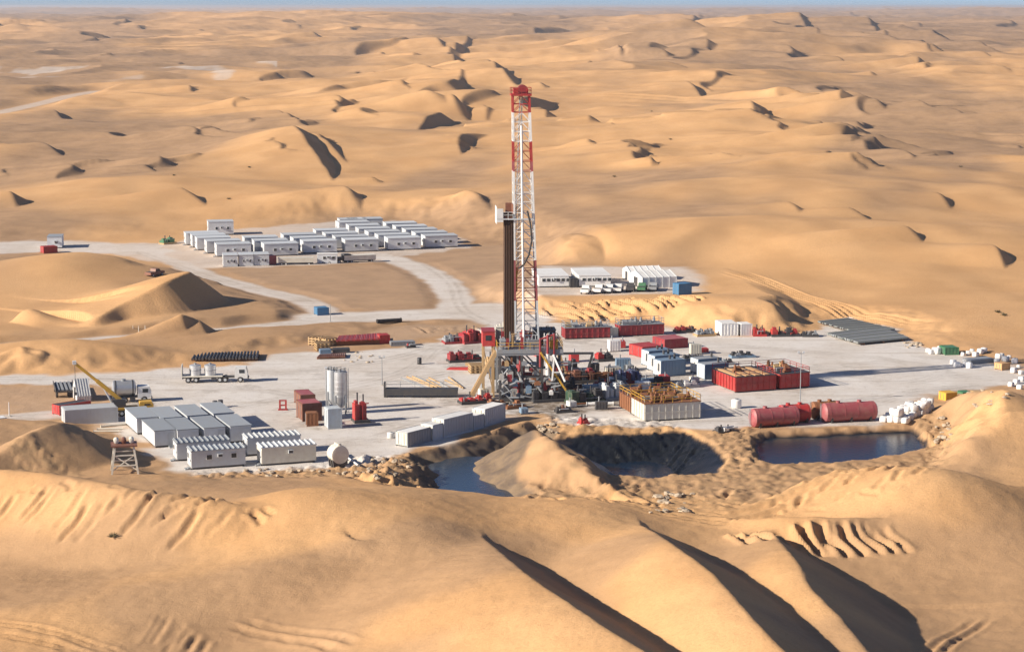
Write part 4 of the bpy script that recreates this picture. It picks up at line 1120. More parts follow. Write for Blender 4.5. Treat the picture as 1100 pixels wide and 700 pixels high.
CLUT = [('white', WHITE), ('dark', DARK), ('slate blue', SLATE), ('rusty', RUST), ('red', RED), ('grey', GREY), ('cream', CREAM), ('black', BLACK)]
spots = [(583, 427), (604, 428), (627, 428), (646, 426), (582, 409), (612, 406), (634, 403), (652, 404), (662, 398), (681, 399), (684, 421), (668, 422), (690, 412), (704, 414), (700, 378), (742, 381), (752, 379), (560, 445), (540, 429), (516, 427), (528, 408), (545, 392), (622, 389), (672, 374), (655, 378), (720, 412), (744, 411), (612, 438), (640, 440), (594, 400)]
for k, (x, y) in enumerate(spots):
    nm, m_ = CLUT[rb.randrange(len(CLUT))]; L = rb.uniform(1.2, 3.2); W = rb.uniform(.9, 1.8); H = rb.uniform(.8, 2.3)
    p = at(x, y); rz = R(rb.choice((12, 18, 100)))+rb.uniform(-.1, .1)
    t = thing('equipment_crate', 'small %s equipment box in the clutter round the derrick foot' % nm, 'equipment', p, rz, 'small %s equipment boxes round the derrick' % nm)
    b = MB().box(0, L, 0, W, 0.12, H)
    for j in range(int(L/.5)): b.box(.1+j*.5, .2+j*.5, -.05, -.003, .2, H-.1)
    b.build('body', m_, t)
    MB().box(-.05, L+.05, -.05, .15, 0, .12).box(-.05, L+.05, W-.15, W+.05, 0, .12).build('skid', DARK, t)
    MB().tube((L*.3, W*.5, H-.02), (L*.3, W*.5, H+rb.uniform(.2, 1.0)), .12, 8).build('spout', GREY, t)
for k in range(16):
    x, y = rb.uniform(575, 690), rb.uniform(402, 436)
    loose_pipe((x, y), (x+rb.uniform(8, 26), y-rb.uniform(-3, 4)), rb.uniform(.09, .16), [GREY, DARK, RUST, WHITE][k % 4], 'loose pipe or hose lying in the clutter right of the derrick', 'pipe', 'pipes lying right of the derrick', z=0)
p = at(479, 397)
t = thing('pipe_cradle', 'faded red pipe cradle lying left of the derrick ramp', 'cradle', p, R(-8))
MB().prism([(0, 0), (6.5, 0), (6.7, 0.8), (5.6, 0.5), (0.6, 0.35)], 0, 1.2, 'y').build('frame', RED, t)
MB().box(3.6, 6.2, 0.2, 1.0, 0.81, 1.3).build('load', TAN, t)

# ------------------------------------------------------------------ boxes and tanks on the pad
def cont(a, b, W, H, label, mat, z=0.0, **kw):
    p, h, L = span(a, b, z)
    return container(L, W, H, label, p, h, mat, **kw)
G1 = 'slate generator houses behind the grey mud tank'
for k, (a, lab) in enumerate((((710, 405), 'slate blue generator house, front one of three beside the grey mud tank'), ((703.5, 399.5), 'slate blue generator house with white end, middle one of its row of three'), ((697, 394), 'slate blue generator house, rear one of three, beside a bright red unit'))):
    p, h, _ = span(a, (a[0]+30, a[1]-2.6))
    t = container(5.2, 2.9, 3.0, lab, p, h, SLATE, G1, 'generator_house', endm=WHITE, topm=SLATE)
    MB().tube((3.6, 1.4, 2.96), (3.6, 1.4, 3.9), 0.22, 8).build('exhaust_stack', DARK, t); MB().tube((2.6, 1.4, 2.96), (2.6, 1.4, 3.7), 0.22, 8).build('exhaust_stack', DARK, t)
    MB().box(-0.06, -0.035, 0.5, 1.2, 1.0, 2.4).build('louvre', DARK, t)
for a, lab in (((757, 408), 'slate generator house with white end directly left of the red tank block'), ((750, 402), 'slate generator house, rear neighbour of the one touching the red tank block')):
    p, h, _ = span(a, (a[0]+30, a[1]-2.6))
    t = container(5.0, 2.9, 2.8, lab, p, h, SLATE, G1, 'generator_house', endm=WHITE, topm=GREY)
    MB().tube((3.6, 1.4, 2.76), (3.6, 1.4, 3.7), 0.22, 8).build('exhaust_stack', DARK, t)
for a, b, W, lab in (((735, 388), (760, 387), 2.4, 'low dark cable skid behind the slate generators'), ((765, 393), (790, 392), 2.2, 'low grey pipe skid behind the red tank block')):
    p, h, L = span(a, b); machine(L, W, lab, p, h, 'skid', DARK, GREY, name='cable_skid', H=1.0, seed=int(a[0]), boxes=4)
cont((690, 385), (712, 383), 5, 2.2, 'bright red steel unit behind the slate generators', RED, name='steel_unit')
cont((714, 375), (739, 373), 5, 1.9, 'faded red container with a flat roof behind the bright red unit', DEEPRED, topm=ROSE)
cont((688, 418), (700, 417), 2, 1.2, 'low rusty box against the back of the mud tank', RUST, name='steel_box', cat='box')

# red tank block with orange cover plates
def red_block(a, b, W, H, lab, plates, seed, gear):
    p, h, L = span(a, b)
    t = mud_tank(L, W, H, lab, p, h, RED, DARK, RUST, None, gear, seed, 'tank_block', rails=False)
    for k in range(plates):
        x = 0.25+k*(L-0.5)/plates
        MB().box(x, x+(L-0.5)/plates*0.55, 0.2, W-0.4, H+0.1, H+0.22).build('cover_plate', ORANGE, t)
    r_ = MB(); hand_rail(r_, [(0, 0), (L, 0), (L, W), (0, W)], 0.9, H+0.09, 2.2); r_.build('guard_rail', RED, t)
    return t
red_block((790, 422), (833, 419), 9.5, 2.75, 'red tank block with orange cover plates on top', 4, 3, 2)
red_block((838, 418.5), (869, 416), 9, 2.75, 'red tank block cluttered with rusty pipes, right of the one with orange plates', 0, 4, 12)
# grey mud tank and the rusty one behind it
p, h, L = span((692.6, 453), (752, 449.5))
mud_tank(L, 6.4, 2.9, 'pale grey mud tank with rusty agitators on its deck, next to the pit', p, h, paint('tank_grey', (0.55, 0.53, 0.47), dirt=0.35), RUST, RUST, None, 26, 6)
v_ = Vector((-math.sin(h), math.cos(h), 0))
mud_tank(L*0.95, 5.6, 2.7, 'rust brown mud tank behind the pale grey one', p+v_*6.9, h, RUST, BROWN, RUST, None, 24, 9)
# red tanks along the back of the pad
for a, b, lab, s in (((607, 364.5), (655, 363), 'long red tank with grey pipes on top, behind the dark gantry', 1), ((666, 361.5), (713, 359.5), 'long red tank with railings on top, right of the similar one by the gantry', 2)):
    p, h, L = span(a, b); mud_tank(L, 3.2, 2.3, lab, p, h, DEEPRED, GREY, GREY, 'long red tanks below the bulldozed bank', 12, s, rails=True)
cont((655.5, 362), (664, 361.5), 2.4, 1.9, 'short cream drum rack between the two long red tanks', CREAM, name='drum_rack', cat='rack')
for a, b, H, lab, m1, m2, s in (((727, 358), (750, 357), 1.2, 'low red skid under the sand bank right of the long red tanks', RED, DARK, 21), ((749, 362), (769, 361), 1.3, 'grey scrap skid left of the white containers', GREY, TAN, 22),
        ((809, 361.5), (824, 361.5), 1.9, 'red pump skid touching the white containers', RED, RED, 23), ((829, 362), (861, 361.5), 1.6, 'longer red pump skid with dark engines right of the white containers', RED, DARK, 24), ((862, 362), (880, 362), 0.9, 'low grey scrap skid beside the grey pipe stacks', GREY, DARK, 25)):
    p, h, L = span(a, b); machine(L, 2.5, lab, p, h, 'skid', m1, m2, name='pump_skid', H=H, seed=s, boxes=4)
cont((775, 361.5), (793, 361), 5, 2.7, 'white container at the back of the pad with a bright end wall', WHITE, topm=WHITE)
cont((796, 361), (808, 360.5), 3, 2.5, 'short white container touching the red pump skid', WHITE, topm=WHITE)
# rose tanks by the pond
for a, b, r_, mt, lab in (((806, 460), (857, 456.4), 1.5, ROSE, 'rose red cylinder tank lying by the pond, front one of the left pair'), ((836, 455.2), (869, 453.2), 1.45, RED, 'bright red cylinder tank half hidden behind the left rose one by the pond'),
        ((882, 454.5), (941, 451.5), 1.55, ROSE, 'faded rose cylinder tank by the pond, nearest the white sacks'), ((871, 450.8), (900, 449.2), 1.4, RUST, 'rusty orange cylinder tank peeping out behind the one nearest the sacks')):
    p, h, L = span(a, b); lying_tank(L, r_, lab, p, h, mt, 'cylinder tanks by the pond', zc=r_+0.2)
# silos and their neighbours
silo(1.1, 7.3, 'silver silo, fatter front one of the pair beside the red cement pump', at(366.5, 444), 'silver silos')
silo(0.75, 6.9, 'slim pale silo behind the fat silver one', at(356.5, 440), 'silver silos', PALEGREY)
cont((352.5, 461), (367.5, 460), 2.6, 3.3, 'upright pale grey box unit in front of the silos', paint('zinc', (0.50, 0.55, 0.58)), name='control_unit')
cont((323, 438), (339, 437), 5, 2.2, 'brown box unit with a pinkish roof left of the silos', BROWN, name='box_unit', topm=ROSE)
cont((325, 453), (346, 451.5), 4, 3.0, 'brown tank unit between the pink roofed box and the grey control unit', BROWN, name='box_unit', topm=ROSE)
cont((329.5, 458), (342, 457.5), 1.8, 2.2, 'small rust red box in front of the brown tank unit', RUST, name='steel_box', cat='box')
p = at(304, 440)
t = thing('hose_rack', 'small red frame standing alone on the pad left of the brown boxes', 'rack', p, 0.1)
MB().bar((-0.5, 0, 0), (-0.5, 0, 1.7), 0.3).bar((0.5, 0, 0), (0.5, 0, 1.7), 0.3).bar((-0.6, 0, 1.6), (0.6, 0, 1.6), 0.2).bar((-0.6, 0, 0.8), (0.6, 0, 0.8), 0.2).build('frame', RED, t)
MB().box(-0.8, 0.8, -0.5, 0.5, 0, 0.12).build('base', RED, t)
q = at(360, 499)
t = lying_tank(2.2, 1.35, 'round cream tank on a stand in front of the cabins', q, R(-62), CREAM, name='round_tank', zc=1.9)
loose_pipe((372, 491), (385, 506), 0.14, WHITE, 'white pole leaning in the sand beside the round cream tank', 'pole', name='white_pole')
# pale barrier containers above the pool
for a, b, H, mt, lab in (((438, 480.5), (463, 474), 2.3, GREY, 'dark grey container with a pale end, first of the row above the dark pool'), ((465, 473.5), (476, 470.8), 2.5, PALEGREY, 'short pale container with a white lid in the row above the dark pool'),
        ((477, 470.5), (508, 462.8), 3.0, PALEGREY, 'longest grey container in the row above the dark pool'), ((509, 462), (520, 459), 2.3, PALEGREY, 'narrow low pale container between two taller ones above the dark pool'), ((521, 458.5), (543, 451.5), 2.9, PALEGREY, 'white topped container at the derrick end of the row above the dark pool')):
    cont(a, b, 2.5, H, lab, mt, endm=CREAM, topm=WHITE, group='containers in a row above the dark pool')
# pipe stacks
def pipe_stack(c, n, r, label, group=None, mat=MATGREY, z0=0.35, mats=None):
    """pipes laid side by side; c: four corners in the photograph, pipes run from side 0-3 to side 1-2"""
    P = [at(*k) for k in c]; o = sum(P, Vector())/4
    t = thing('pipe_stack', label, 'pipe stack', (o.x, o.y, 0), 0, group)
    s = MB()
    for f in (0.12, 0.5, 0.88):
        s.bar(tuple(P[0].lerp(P[1], f)-o+Vector((0, 0, z0/2-0.01))), tuple(P[3].lerp(P[2], f)-o+Vector((0, 0, z0/2-0.01))), 0.3, z0-0.02)
    s.build('sleeper', RUST, t)
    for k in range(n):
        f = (k+0.5)/n
        a, b = P[0].lerp(P[3], f)-o, P[1].lerp(P[2], f)-o
        jit = random.uniform(-.02, .02)
        a, b = a+(a-b)*jit, b+(a-b)*jit
        MB().tube((a.x, a.y, z0+r), (b.x, b.y, z0+r), r, 8).build('pipe', mats[k % len(mats)] if mats else mat, t, True)
    return t
pipe_stack([(888, 361), (946, 353.5), (976, 366), (922, 371)], 44, 0.2, 'wide stack of grey pipes at the back of the pad, nearer one', 'grey pipe stacks', mats=[MATGREY]*6+[DARK]+[GREY]*3)
pipe_stack([(878, 348), (910, 344.5), (962, 356.5), (918, 359)], 40, 0.2, 'wide stack of grey pipes at the sand edge, farther one', 'grey pipe stacks', mats=[MATGREY]*4+[DARK]*2)
pipe_stack([(205, 389), (209, 383), (279, 381), (277, 388)], 20, 0.25, 'low dark stack of pipes behind the flatbed with two tanks', mat=DARK)
pipe_stack([(361, 372), (364, 367), (409, 364), (409, 370)], 26, 0.2, 'rack of red pipes on the edge of the pad', mats=[DEEPRED, RED, ROSE], z0=0.9)
cont((408, 369.5), (419, 369), 2.5, 1.8, 'red steel box at the end of the red pipe rack', RED, name='steel_box', cat='box')
pipe_stack([(340, 386), (343, 383), (372, 381), (371, 385)], 14, 0.16, 'low stack of dark pipes by the timber piles', mat=BROWN, z0=0.2)
# timber cribs
crib = thing('timber_crib', 'stacked timber crib on the pad edge by the red pipe rack', 'timber pile', at(346, 376), 0.3, 'timber cribs')
for k in range(7):
    b = MB()
    for j in range(4):
        o = -1.2+j*0.8
        if k % 2: b.box(o-0.12, o+0.12, -1.4, 1.4, k*0.24, k*0.24+0.235)
        else: b.box(-1.4, 1.4, o-0.12, o+0.12, k*0.24, k*0.24+0.235)
    b.build('beam_layer', TAN, crib)
dup(crib, at(352, 371), 0.7, 'timber crib behind the first, against the sand')
dup(crib, at(341, 370), 1.1, 'timber crib at the far end beside the tan sand')
dup(crib, at(512, 400), 0.2, 'timber crib beside the foot of the derrick ramp')
for k, (a, b, m_, lab) in enumerate((((344, 380.5), (356, 380), SLATE, 'low blue box in front of the timber cribs'), ((358, 379.5), (376, 379), DARK, 'low black box below the red pipe rack'), ((420, 372), (446, 371), GREY, 'low grey skid box right of the red pipe rack'))):
    cont(a, b, 1.6, 0.9, lab, m_, name='steel_box', cat='box')
mach((437, 374), (447, 373.5), 1.2, 'little red pump alone behind the pad', 'pump', RED, DARK, name='small_pump', H=0.9, seed=31, boxes=2)
t = thing('steel_barrel', 'dark barrel with a long shadow standing alone on the pad', 'barrel', at(450.5, 391)); 
MB().rev([(0, .4), (.05, .42), (.33, .42), (.36, .45), (.39, .42), (.62, .42), (.65, .45), (.68, .42), (.95, .42), (1, .4)], (0, 0, 0), (0, 0, 1.25), 16).build('shell', DARK, t, True)
MB().tube((0.15, 0, 1.251), (0.15, 0, 1.3), .06, 8).build('bung', GREY, t)
t2 = dup(t, at(231, 438), 0, 'dark barrel behind the rear row of cabins'); t2 = dup(t, at(237, 437), 0, 'second dark barrel to the right of the one behind the rear cabins')

# ---- vehicles
p, h, L = span((195, 411.5), (266, 410.5))
t = truck(L, 2.5, 'white flatbed truck carrying two silver tanks', p, h, WHITE, (1.2, 2.6, L*0.58, L*0.66, L-1.3), cab_h=2.7)
MB().box(0, L*0.62, 0, 2.5, 1.07, 1.25).box(-0.02, 0.12, 0, 2.5, 1.253, 3.2).build('flatbed', CREAM, t)
for k, px in enumerate((209.5, 225.5)):
    q = p+Vector((math.cos(h), math.sin(h), 0))*(px-195)/71*L+Vector((-math.sin(h), math.cos(h), 0))*1.25
    o = thing('vertical_tank', ('silver round tank at the rear of the flatbed truck', 'silver round tank in the middle of the flatbed truck')[k], 'tank', (q.x, q.y, 1.25), 0, 'silver tanks on the flatbed')
    MB().rev([(0, 1.05), (.9, 1.05), (.95, .8), (1, .2)], (0, 0, 0.02), (0, 0, 2.0), 24).build('shell', SILVER, o, True)
    MB().rev([(0, 1.09), (1, 1.09)], (0, 0, 0.9), (0, 0, 1.0), 24).build('hoop', GREY, o)
    MB().tube((0, 0, 1.98), (0, 0, 2.2), 0.25, 10).build('hatch', GREY, o)
p, h, L = span((121, 433.5), (152, 432))
t = truck(6.6, 2.5, 'silver vacuum tanker parked beside the yellow crane', p, h, WHITE, (1.0, 2.1, 5.4), cab_h=2.7, name='tanker_truck')
MB().rev([(0, .3), (.02, .9), (.06, 1.3), (.94, 1.3), (.98, .9), (1, .3)], (0.0, 1.25, 2.45), (4.1, 1.25, 2.45), 24).build('tank', SILVER, t, True)
MB().rev([(0, 1.34), (1, 1.34)], (0.5, 1.25, 2.45), (0.7, 1.25, 2.45), 24).rev([(0, 1.34), (1, 1.34)], (3.4, 1.25, 2.45), (3.6, 1.25, 2.45), 24).build('hoop', DARK, t)
MB().tube((2, 1.25, 3.7), (2, 1.25, 4.0), 0.4, 12).build('manhole', GREY, t)
p = at(116, 448)
t = truck(7.5, 2.6, 'yellow mobile crane with its boom raised over the red skip', p, R(14), YELLOW, (1.1, 2.3, 5.6), cab_h=2.3, name='mobile_crane')
MB().box(0.1, 5.0, 0.1, 2.5, 1.07, 1.4).build('deck', YELLOW, t)
MB().box(0.8, 3.0, 0.4, 2.2, 1.404, 2.8).tube((1.9, 1.3, 1.2), (1.9, 1.3, 1.45), 0.9, 14).build('turret', DARK, t)
bo = MB().bar((2.4, 1.3, 2.4), (-1.6, 1.3, 6.0), 0.62).bar((-1.5, 1.3, 5.9), (-5.0, 1.3, 9.0), 0.45)
boom = bo.build('boom', YELLOW, t)
MB().tube((0.9, 1.3, 1.9), (-0.6, 1.3, 4.9), 0.16, 8).build('lift_cylinder', SILVER, t, True)
hk = MB().tube((-5.05, 1.3, 8.9), (-5.05, 1.3, 4.2), 0.045, 6).box(-5.25, -4.85, 1.15, 1.45, 3.7, 4.2)
hk.build('hook_line', DARK, boom)
MB().box(-5.4, -4.8, 1.0, 1.6, 8.85, 9.45).build('boom_head', WHITE, boom)
for x in (0.3, 4.6):
    for y in (-0.7, 3.1): MB().box(x-0.15, x+0.15, min(y, 1.3), max(y, 1.3), 0.78, 1.0).box(x-0.12, x+0.12, y-0.12, y+0.12, 0.08, 0.78).box(x-0.3, x+0.3, y-0.3, y+0.3, 0, 0.08).build('outrigger', YELLOW, t)
p, h, L = span((64, 446.5), (98, 441))
container(L, 2.2, 1.7, 'red open skip below the crane boom', p, h, RED, name='skip', cat='skip', topm=DARK)
cont((70, 457), (127, 453), 4.0, 2.5, 'long pale grey container half sunk behind the sand crest', PALEGREY, topm=PALEGREY)
p, h, L = span((60, 428), (80, 427))
t = thing('trailer', 'dark flat trailer beside the white tent', 'trailer', p, h)
MB().box(0, 3.4, 0, 8.5, 1.0, 1.3).box(0, 0.1, 0, 8.5, 1.303, 1.7).box(3.3, 3.4, 0, 8.5, 1.303, 1.7).build('deck', DARK, t)
for y in (0.8, 2.0, 6.6):
    for x in (0.1, 2.95): MB().tube((x, y, 0.5), (x+0.35, y, 0.5), 0.5, 14).build('wheel', BLACK, t, True)
for k in range(4): MB().box(0.4+k*0.7, 0.75+k*0.7, 0.3, 8.2, 1.304, 1.5).build('load_beam', GREY, t)
def tent(a, b, W, H, eave, label, mat, z=0.0, group=None, name='tent'):
    p, h, L = span(a, b, z)
    t = thing(name, label, 'tent', p, h, group)
    MB().prism([(0, 0), (0, eave), (W/2, H), (W, eave), (W, 0)], 0.02, L-0.02, 'x').build('cover', mat, t)
    f = MB()
    for i in range(6):
        x = i*(L-0.12)/5
        for pa, pb in (((0, 0), (0, eave)), ((0, eave), (W/2, H)), ((W/2, H), (W, eave)), ((W, eave), (W, 0))): f.bar((x+.06, pa[0], pa[1]+0.02), (x+.06, pb[0], pb[1]+0.02), 0.14)
    f.build('frame', PALEGREY, t)
    MB().box(-0.03, 0.015, W*0.36, W*0.64, 0, min(H*0.62, 2.4)).build('flap', DARK, t)
    return t
tent((83, 432), (98, 431), 5.5, 3.6, 1.0, 'small white gabled tent behind the red skip', WHITE)
# left edge
cont((-2, 461), (8, 460), 2, 1.8, 'white cabinet at the edge of the track by the left sand crest', WHITE, name='cabinet', cat='cabinet')
pole('short white post beside the white cabinet', at(10, 447), 2.4, WHITE, lamp=False, name='marker_post')
# water tower
p = ground_at(134, 506, 5)
t = thing('water_tower', 'slim timber tower with small tanks on top standing on the sand crest', 'water tower', p, R(12))
for x in (-1.5, 1.5):
    for y in (-1.5, 1.5): MB().bar((x*1.25, y*1.25, -0.4), (x*0.85, y*0.85, 3.9), 0.26).build('leg', CREAM, t)
b = MB()
for z, s in ((1.3, 1.13), (2.7, 0.98)):
    for (xa, ya), (xb, yb) in (((-1, -1), (1, -1)), ((1, -1), (1, 1)), ((1, 1), (-1, 1)), ((-1, 1), (-1, -1))): b.bar((xa*1.5*s, ya*1.5*s, z), (xb*1.5*s, yb*1.5*s, z), 0.16)
b.bar((-1.7, -1.7, .6), (1.4, -1.4, 2.7), .14).bar((1.7, -1.7, .6), (-1.4, -1.4, 2.7), .14)
b.build('brace', CREAM, t)
MB().box(-1.8, 1.8, -1.6, 1.6, 3.9, 4.1).build('deck', BROWN, t)
for x, m_ in ((-1.05, CREAM), (1.05, CREAM), (0, BROWN)):
    MB().rev([(0, .15), (.06, .36), (.94, .36), (1, .15)], (x, -0.6 if m_ is WHITE else -0.2, 4.48), (x, 0.5 if m_ is WHITE else 1.2, 4.48), 18).build('tank', m_, t, True)

# ------------------------------------------------------------------ the cabins on the near left
GC = 'white cabins in the near left block'
def nd(a, b): return (at(*a)-at(*b)).length
front_p, front_h, front_L = span((205, 504.5), (263, 501))
_u = Vector((math.cos(front_h), math.sin(front_h), 0)); _v = Vector((-math.sin(front_h), math.cos(front_h), 0))
front_h = R(19)
cabin(8.0, 3.5, 2.65, 'white cabin with a ribbed roof and small windows, front left corner of the near block', at(206, 504.5), front_h, GC)
cabin(8.0, 3.5, 2.65, 'white cabin with a ribbed roof right behind the front left corner cabin', at(190.5, 495.5), front_h, GC)
cabin(8.2, 3.5, 2.65, 'pale cabin with a plain front wall and ribbed roof beside the round cream tank', at(281.5, 500.5), front_h, GC, wallm=CREAM, roofm=PALEGREY, nwin=0, endwin=False)
cabin(8.2, 3.5, 2.65, 'white cabin with a ribbed roof right behind the plain fronted one', at(266, 490), front_h, GC, roofm=PALEGREY, nwin=1)
hb = R(112)
for k, (x, y) in enumerate(((171, 478.5), (195.5, 477.5), (224, 475.5), (252, 473.5))):
    lab = ('first from the sand', 'second from the sand', 'third from the sand', 'fourth from the sand, nearest the brown boxes')[k]
    cabin(9.2, 3.3, 2.6, 'grey roofed lengthwise cabin in the middle row, '+lab, at(x, y)+Vector((2.7, -0.5, 0)), hb, GC, ribs=False, nwin=1, endwin=False)
for k, (x, y) in enumerate(((152, 464.5), (178, 464.5), (206, 462), (234, 459.5))):
    lab = ('first from the crane', 'second from the crane', 'third from the crane', 'fourth from the crane')[k]
    cabin(9.2, 3.3, 2.6, 'grey roofed lengthwise cabin in the rear row, '+lab, at(x, y)+Vector((2.7, -0.5, 0)), hb, GC, ribs=False, nwin=1, endwin=False)

# ------------------------------------------------------------------ the camp behind the road
GK = 'white cabins in the camp behind the road'
proto = cabin(9.3, 5.6, 3.3, 'x', (0, 0, 0), 0, GK, roofm=CAMPROOF, ribs=False, nwin=2)
cols = [('sixth', (457, 266.5), 5), ('fifth', (417, 269), 6), ('fourth', (371, 271), 4), ('third', (326, 272.5), 3), ('second', (284, 275.5), 3), ('first', (233, 276), 3)]
first = True
rank = ['front cabin', 'second cabin back', 'third cabin back', 'fourth cabin back', 'fifth cabin back', 'rearmost cabin']
for nm, (x, y), cnt in cols:
    for k in range(cnt):
        q = at(x-k*10.5, y-k*3.55)
        lab = 'white camp cabin, %s in the %s column counted from the blocky top cabin' % (rank[k], nm)
        lab = 'white cabin of the desert camp, %s of the %s column from the left' % (rank[k], nm)
        if first: proto.location = q; proto.rotation_euler = (0, 0, R(15)); proto['label'] = lab; first = False
        else: dup(proto, q, R(15)+random.uniform(-.02, .02), lab)
for k, (x, y) in enumerate(((207, 266), (200, 263.5))): dup(proto, at(x, y), R(15), ('white cabin at the left end of the desert camp, front of two', 'white cabin at the left end of the desert camp, rear of two')[k])
dup(proto, at(224, 253), R(12), 'lone tall white cabin on the rear left corner of the desert camp', scale=(0.8, 1, 1.2))
for k, x in enumerate((365, 374, 391)): dup(proto, at(x, 248-k*0.4), R(12), ('white cabin in the back row of the desert camp, left of three', 'white cabin in the back row of the desert camp, middle of three', 'white cabin in the back row of the desert camp, right of three')[k], scale=(0.62, 1, 1))
small = dup(proto, at(240, 287.5), R(10), 'small white cabin at the very front left of the desert camp', scale=(0.4, 1, 0.95))
dup(proto, at(257, 287), R(10), 'small white cabin second along the front of the desert camp', scale=(0.4, 1, 0.95))
dup(proto, at(273, 286.5), R(10), 'small white cabin third along the front of the desert camp', scale=(0.42, 1, 0.95))
cont((289, 285.5), (297, 285), 3, 2.6, 'short reddish container at the end of the small front cabins', ROSE)
# trailers and caravan on the camp road
t = cabin(5.2, 2.3, 2.7, 'white caravan parked in front of the desert camp', at(341, 284), R(4), None, roofm=WHITE, ribs=False, nwin=2, name='caravan')
wheels(t, (1.6, 3.2), 2.3, 0.35, 0.2)
for a, b, lab in (((299, 285.5), (337, 285), 'long pale trailer on the camp road left of the caravan'), ((370, 283), (404, 281.5), 'long pale trailer on the camp road right of the caravan')):
    p, h, L = span(a, b); t = thing('trailer', lab, 'trailer', p, h, 'pale trailers on the camp road')
    MB().box(0, L, 0, 2.5, 0.8, 2.0).build('box_body', CREAM, t)
    MB().box(0.1, L-0.1, 0.2, 2.3, 0.55, 0.797).build('chassis', DARK, t)
    wheels(t, (0.9, 2.0, L-1.2), 2.5, 0.42, 0.25)
p, h, L = span((361, 283.5), (369, 283)); t = truck(4.6, 2.3, 'small dark truck standing behind the caravan', p, h, DARK, (0.9, 3.6), cab_h=2.4)
MB().box(0, 2.2, 0, 2.3, 1.07, 1.6).build('load_bed', DARK, t)
# white cabin with a red box at the upper left
cabin(4.0, 7.0, 3.2, 'white cabin standing alone on the gravel at the upper left', at(51, 267), R(8), None, ribs=False, nwin=1, name='portable_cabin')
cont((47, 272.5), (62, 271.5), 2.6, 1.9, 'red box in front of the lone white cabin', RED, name='steel_box', cat='box')
mach((176, 263), (190, 261.5), 2.4, 'green and tan loader parked by the camp entrance', 'loader', GREEN, TAN, name='loader', H=2.0, seed=41, boxes=2)
cont((341, 339), (353.5, 338.2), 2.4, 1.7, 'small blue container beside the gravel road', BLUE)
pole('thin pole beside the small blue container', at(355, 346), 4.0, GREY, lamp=False, name='marker_post')
q = ground_at(162, 298, 6); pickup('brown pickup parked on the dune above the road', q, R(60), BROWN, 'pickups')

# ------------------------------------------------------------------ the second camp on its terrace
ZT = 3.4
GS = 'long white sheds on the terrace'
for a, b, lab in (((579, 309), (611, 308.5), 'long white shed on the terrace, half hidden behind the derrick'), ((622, 308.5), (656, 308), 'long white shed on the terrace, in the clear right of the derrick')):
    p, h, L = span(a, b, ZT); n = 3
    for k in range(n):
        vv = Vector((-math.sin(h), math.cos(h), 0))*(k*4.6)
        t = cabin(L, 4.2, 2.6, lab if k == 0 else lab.replace('long white shed', 'white roofed shed, %s row,' % ('middle' if k == 1 else 'rear')), p+vv, h, GS, wallm=WHITE, roofm=WHITE, ribs=False, nwin=6, name='long_shed')
cont((612.5, 309), (620.5, 308.8), 3, 2.2, 'dark block standing in for the shaded gap between the two long white sheds', DARK, z=ZT, name='steel_box', cat='box')  # no real box: dark block added to give the gap its shade
tent((690, 310), (727, 308.5), 9, 3.5, 2.5, 'big white gabled tent with a bright end on the terrace', WHITE, ZT, 'white tents on the terrace', 'storage_tent')
tent((677, 302), (712, 301), 7, 3.1, 2.1, 'white gabled tent standing behind the big one on the terrace', WHITE, ZT, 'white tents on the terrace', 'storage_tent')
cont((729, 317.5), (743, 316.5), 2.6, 2.6, 'bright blue container at the end of the terrace', BLUE, z=ZT)
for k, (x, y, m_, lab) in enumerate(((632, 316.5, WHITE, 'white pickup, first in the parked row before the sheds'), (645, 316, WHITE, 'white pickup, second in the parked row before the sheds'), (656, 315.5, PALEGREY, 'grey pickup, third in the parked row before the sheds'), (667, 315, WHITE, 'white pickup, fourth in the parked row near the tent'), (681, 314, DARK, 'dark pickup parked in front of the big tent'), (693, 314, GREEN, 'dark green pickup parked in front of the big tent'), (705, 313.5, GREY, 'grey pickup parked nearest the blue container'))):
    p = at(x, y, ZT); pickup(lab, p, R(75+random.uniform(-8, 8)), m_, 'pickups')

# ------------------------------------------------------------------ sacks, drums and scrap
sk = bmesh.new(); bmesh.ops.create_cube(sk, size=1.0)
bmesh.ops.subdivide_edges(sk, edges=sk.edges, cuts=3, use_grid_fill=True)
for v_ in sk.verts:
    d = v_.co.copy(); r = d.length
    v_.co = d.lerp(d.normalized()*0.58, 0.45)
    v_.co.z += 0.5+0.04*math.sin(9*d.x+4*d.y)
skm = bpy.data.meshes.new('bulk_sack'); sk.to_mesh(skm); sk.free()
skm.polygons.foreach_set('use_smooth', [True]*len(skm.polygons)); skm.materials.append(CLOTH)
def sack(loc, s, label, group):
    o = bpy.data.objects.new('bulk_sack', skm); COL.objects.link(o); o.location = loc
    o.scale = (s*random.uniform(.9, 1.1), s*random.uniform(.9, 1.1), s*random.uniform(.85, 1.1)); o.rotation_euler = (random.uniform(-.06, .06), random.uniform(-.06, .06), random.uniform(0, 3))
    return tag(o, label, 'sack', group)
p, h, L = span((972, 456), (1004, 439)); vv = Vector((-math.sin(h), math.cos(h), 0)); uu = Vector((math.cos(h), math.sin(h), 0))
lab = 'white bulk sack in the big heap at the right end of the cylinder tanks'
for i in range(int(L/1.2)):
    for j in range(4):
        if random.random() < 0.08: continue
        q = p+uu*(i*1.2)+vv*(j*1.2)+Vector((random.uniform(-.15, .15), random.uniform(-.15, .15), 0)); z = zat(q.x, q.y)
        sack((q.x, q.y, z-0.03), 1.1, lab, 'white bulk sacks in the heap')
        if j in (0, 1, 2) and random.random() < 0.62: sack((q.x, q.y, z+1.05), 1.1, lab, 'white bulk sacks in the heap')
lab = 'white bulk sack dropped along the far right edge of the pad'
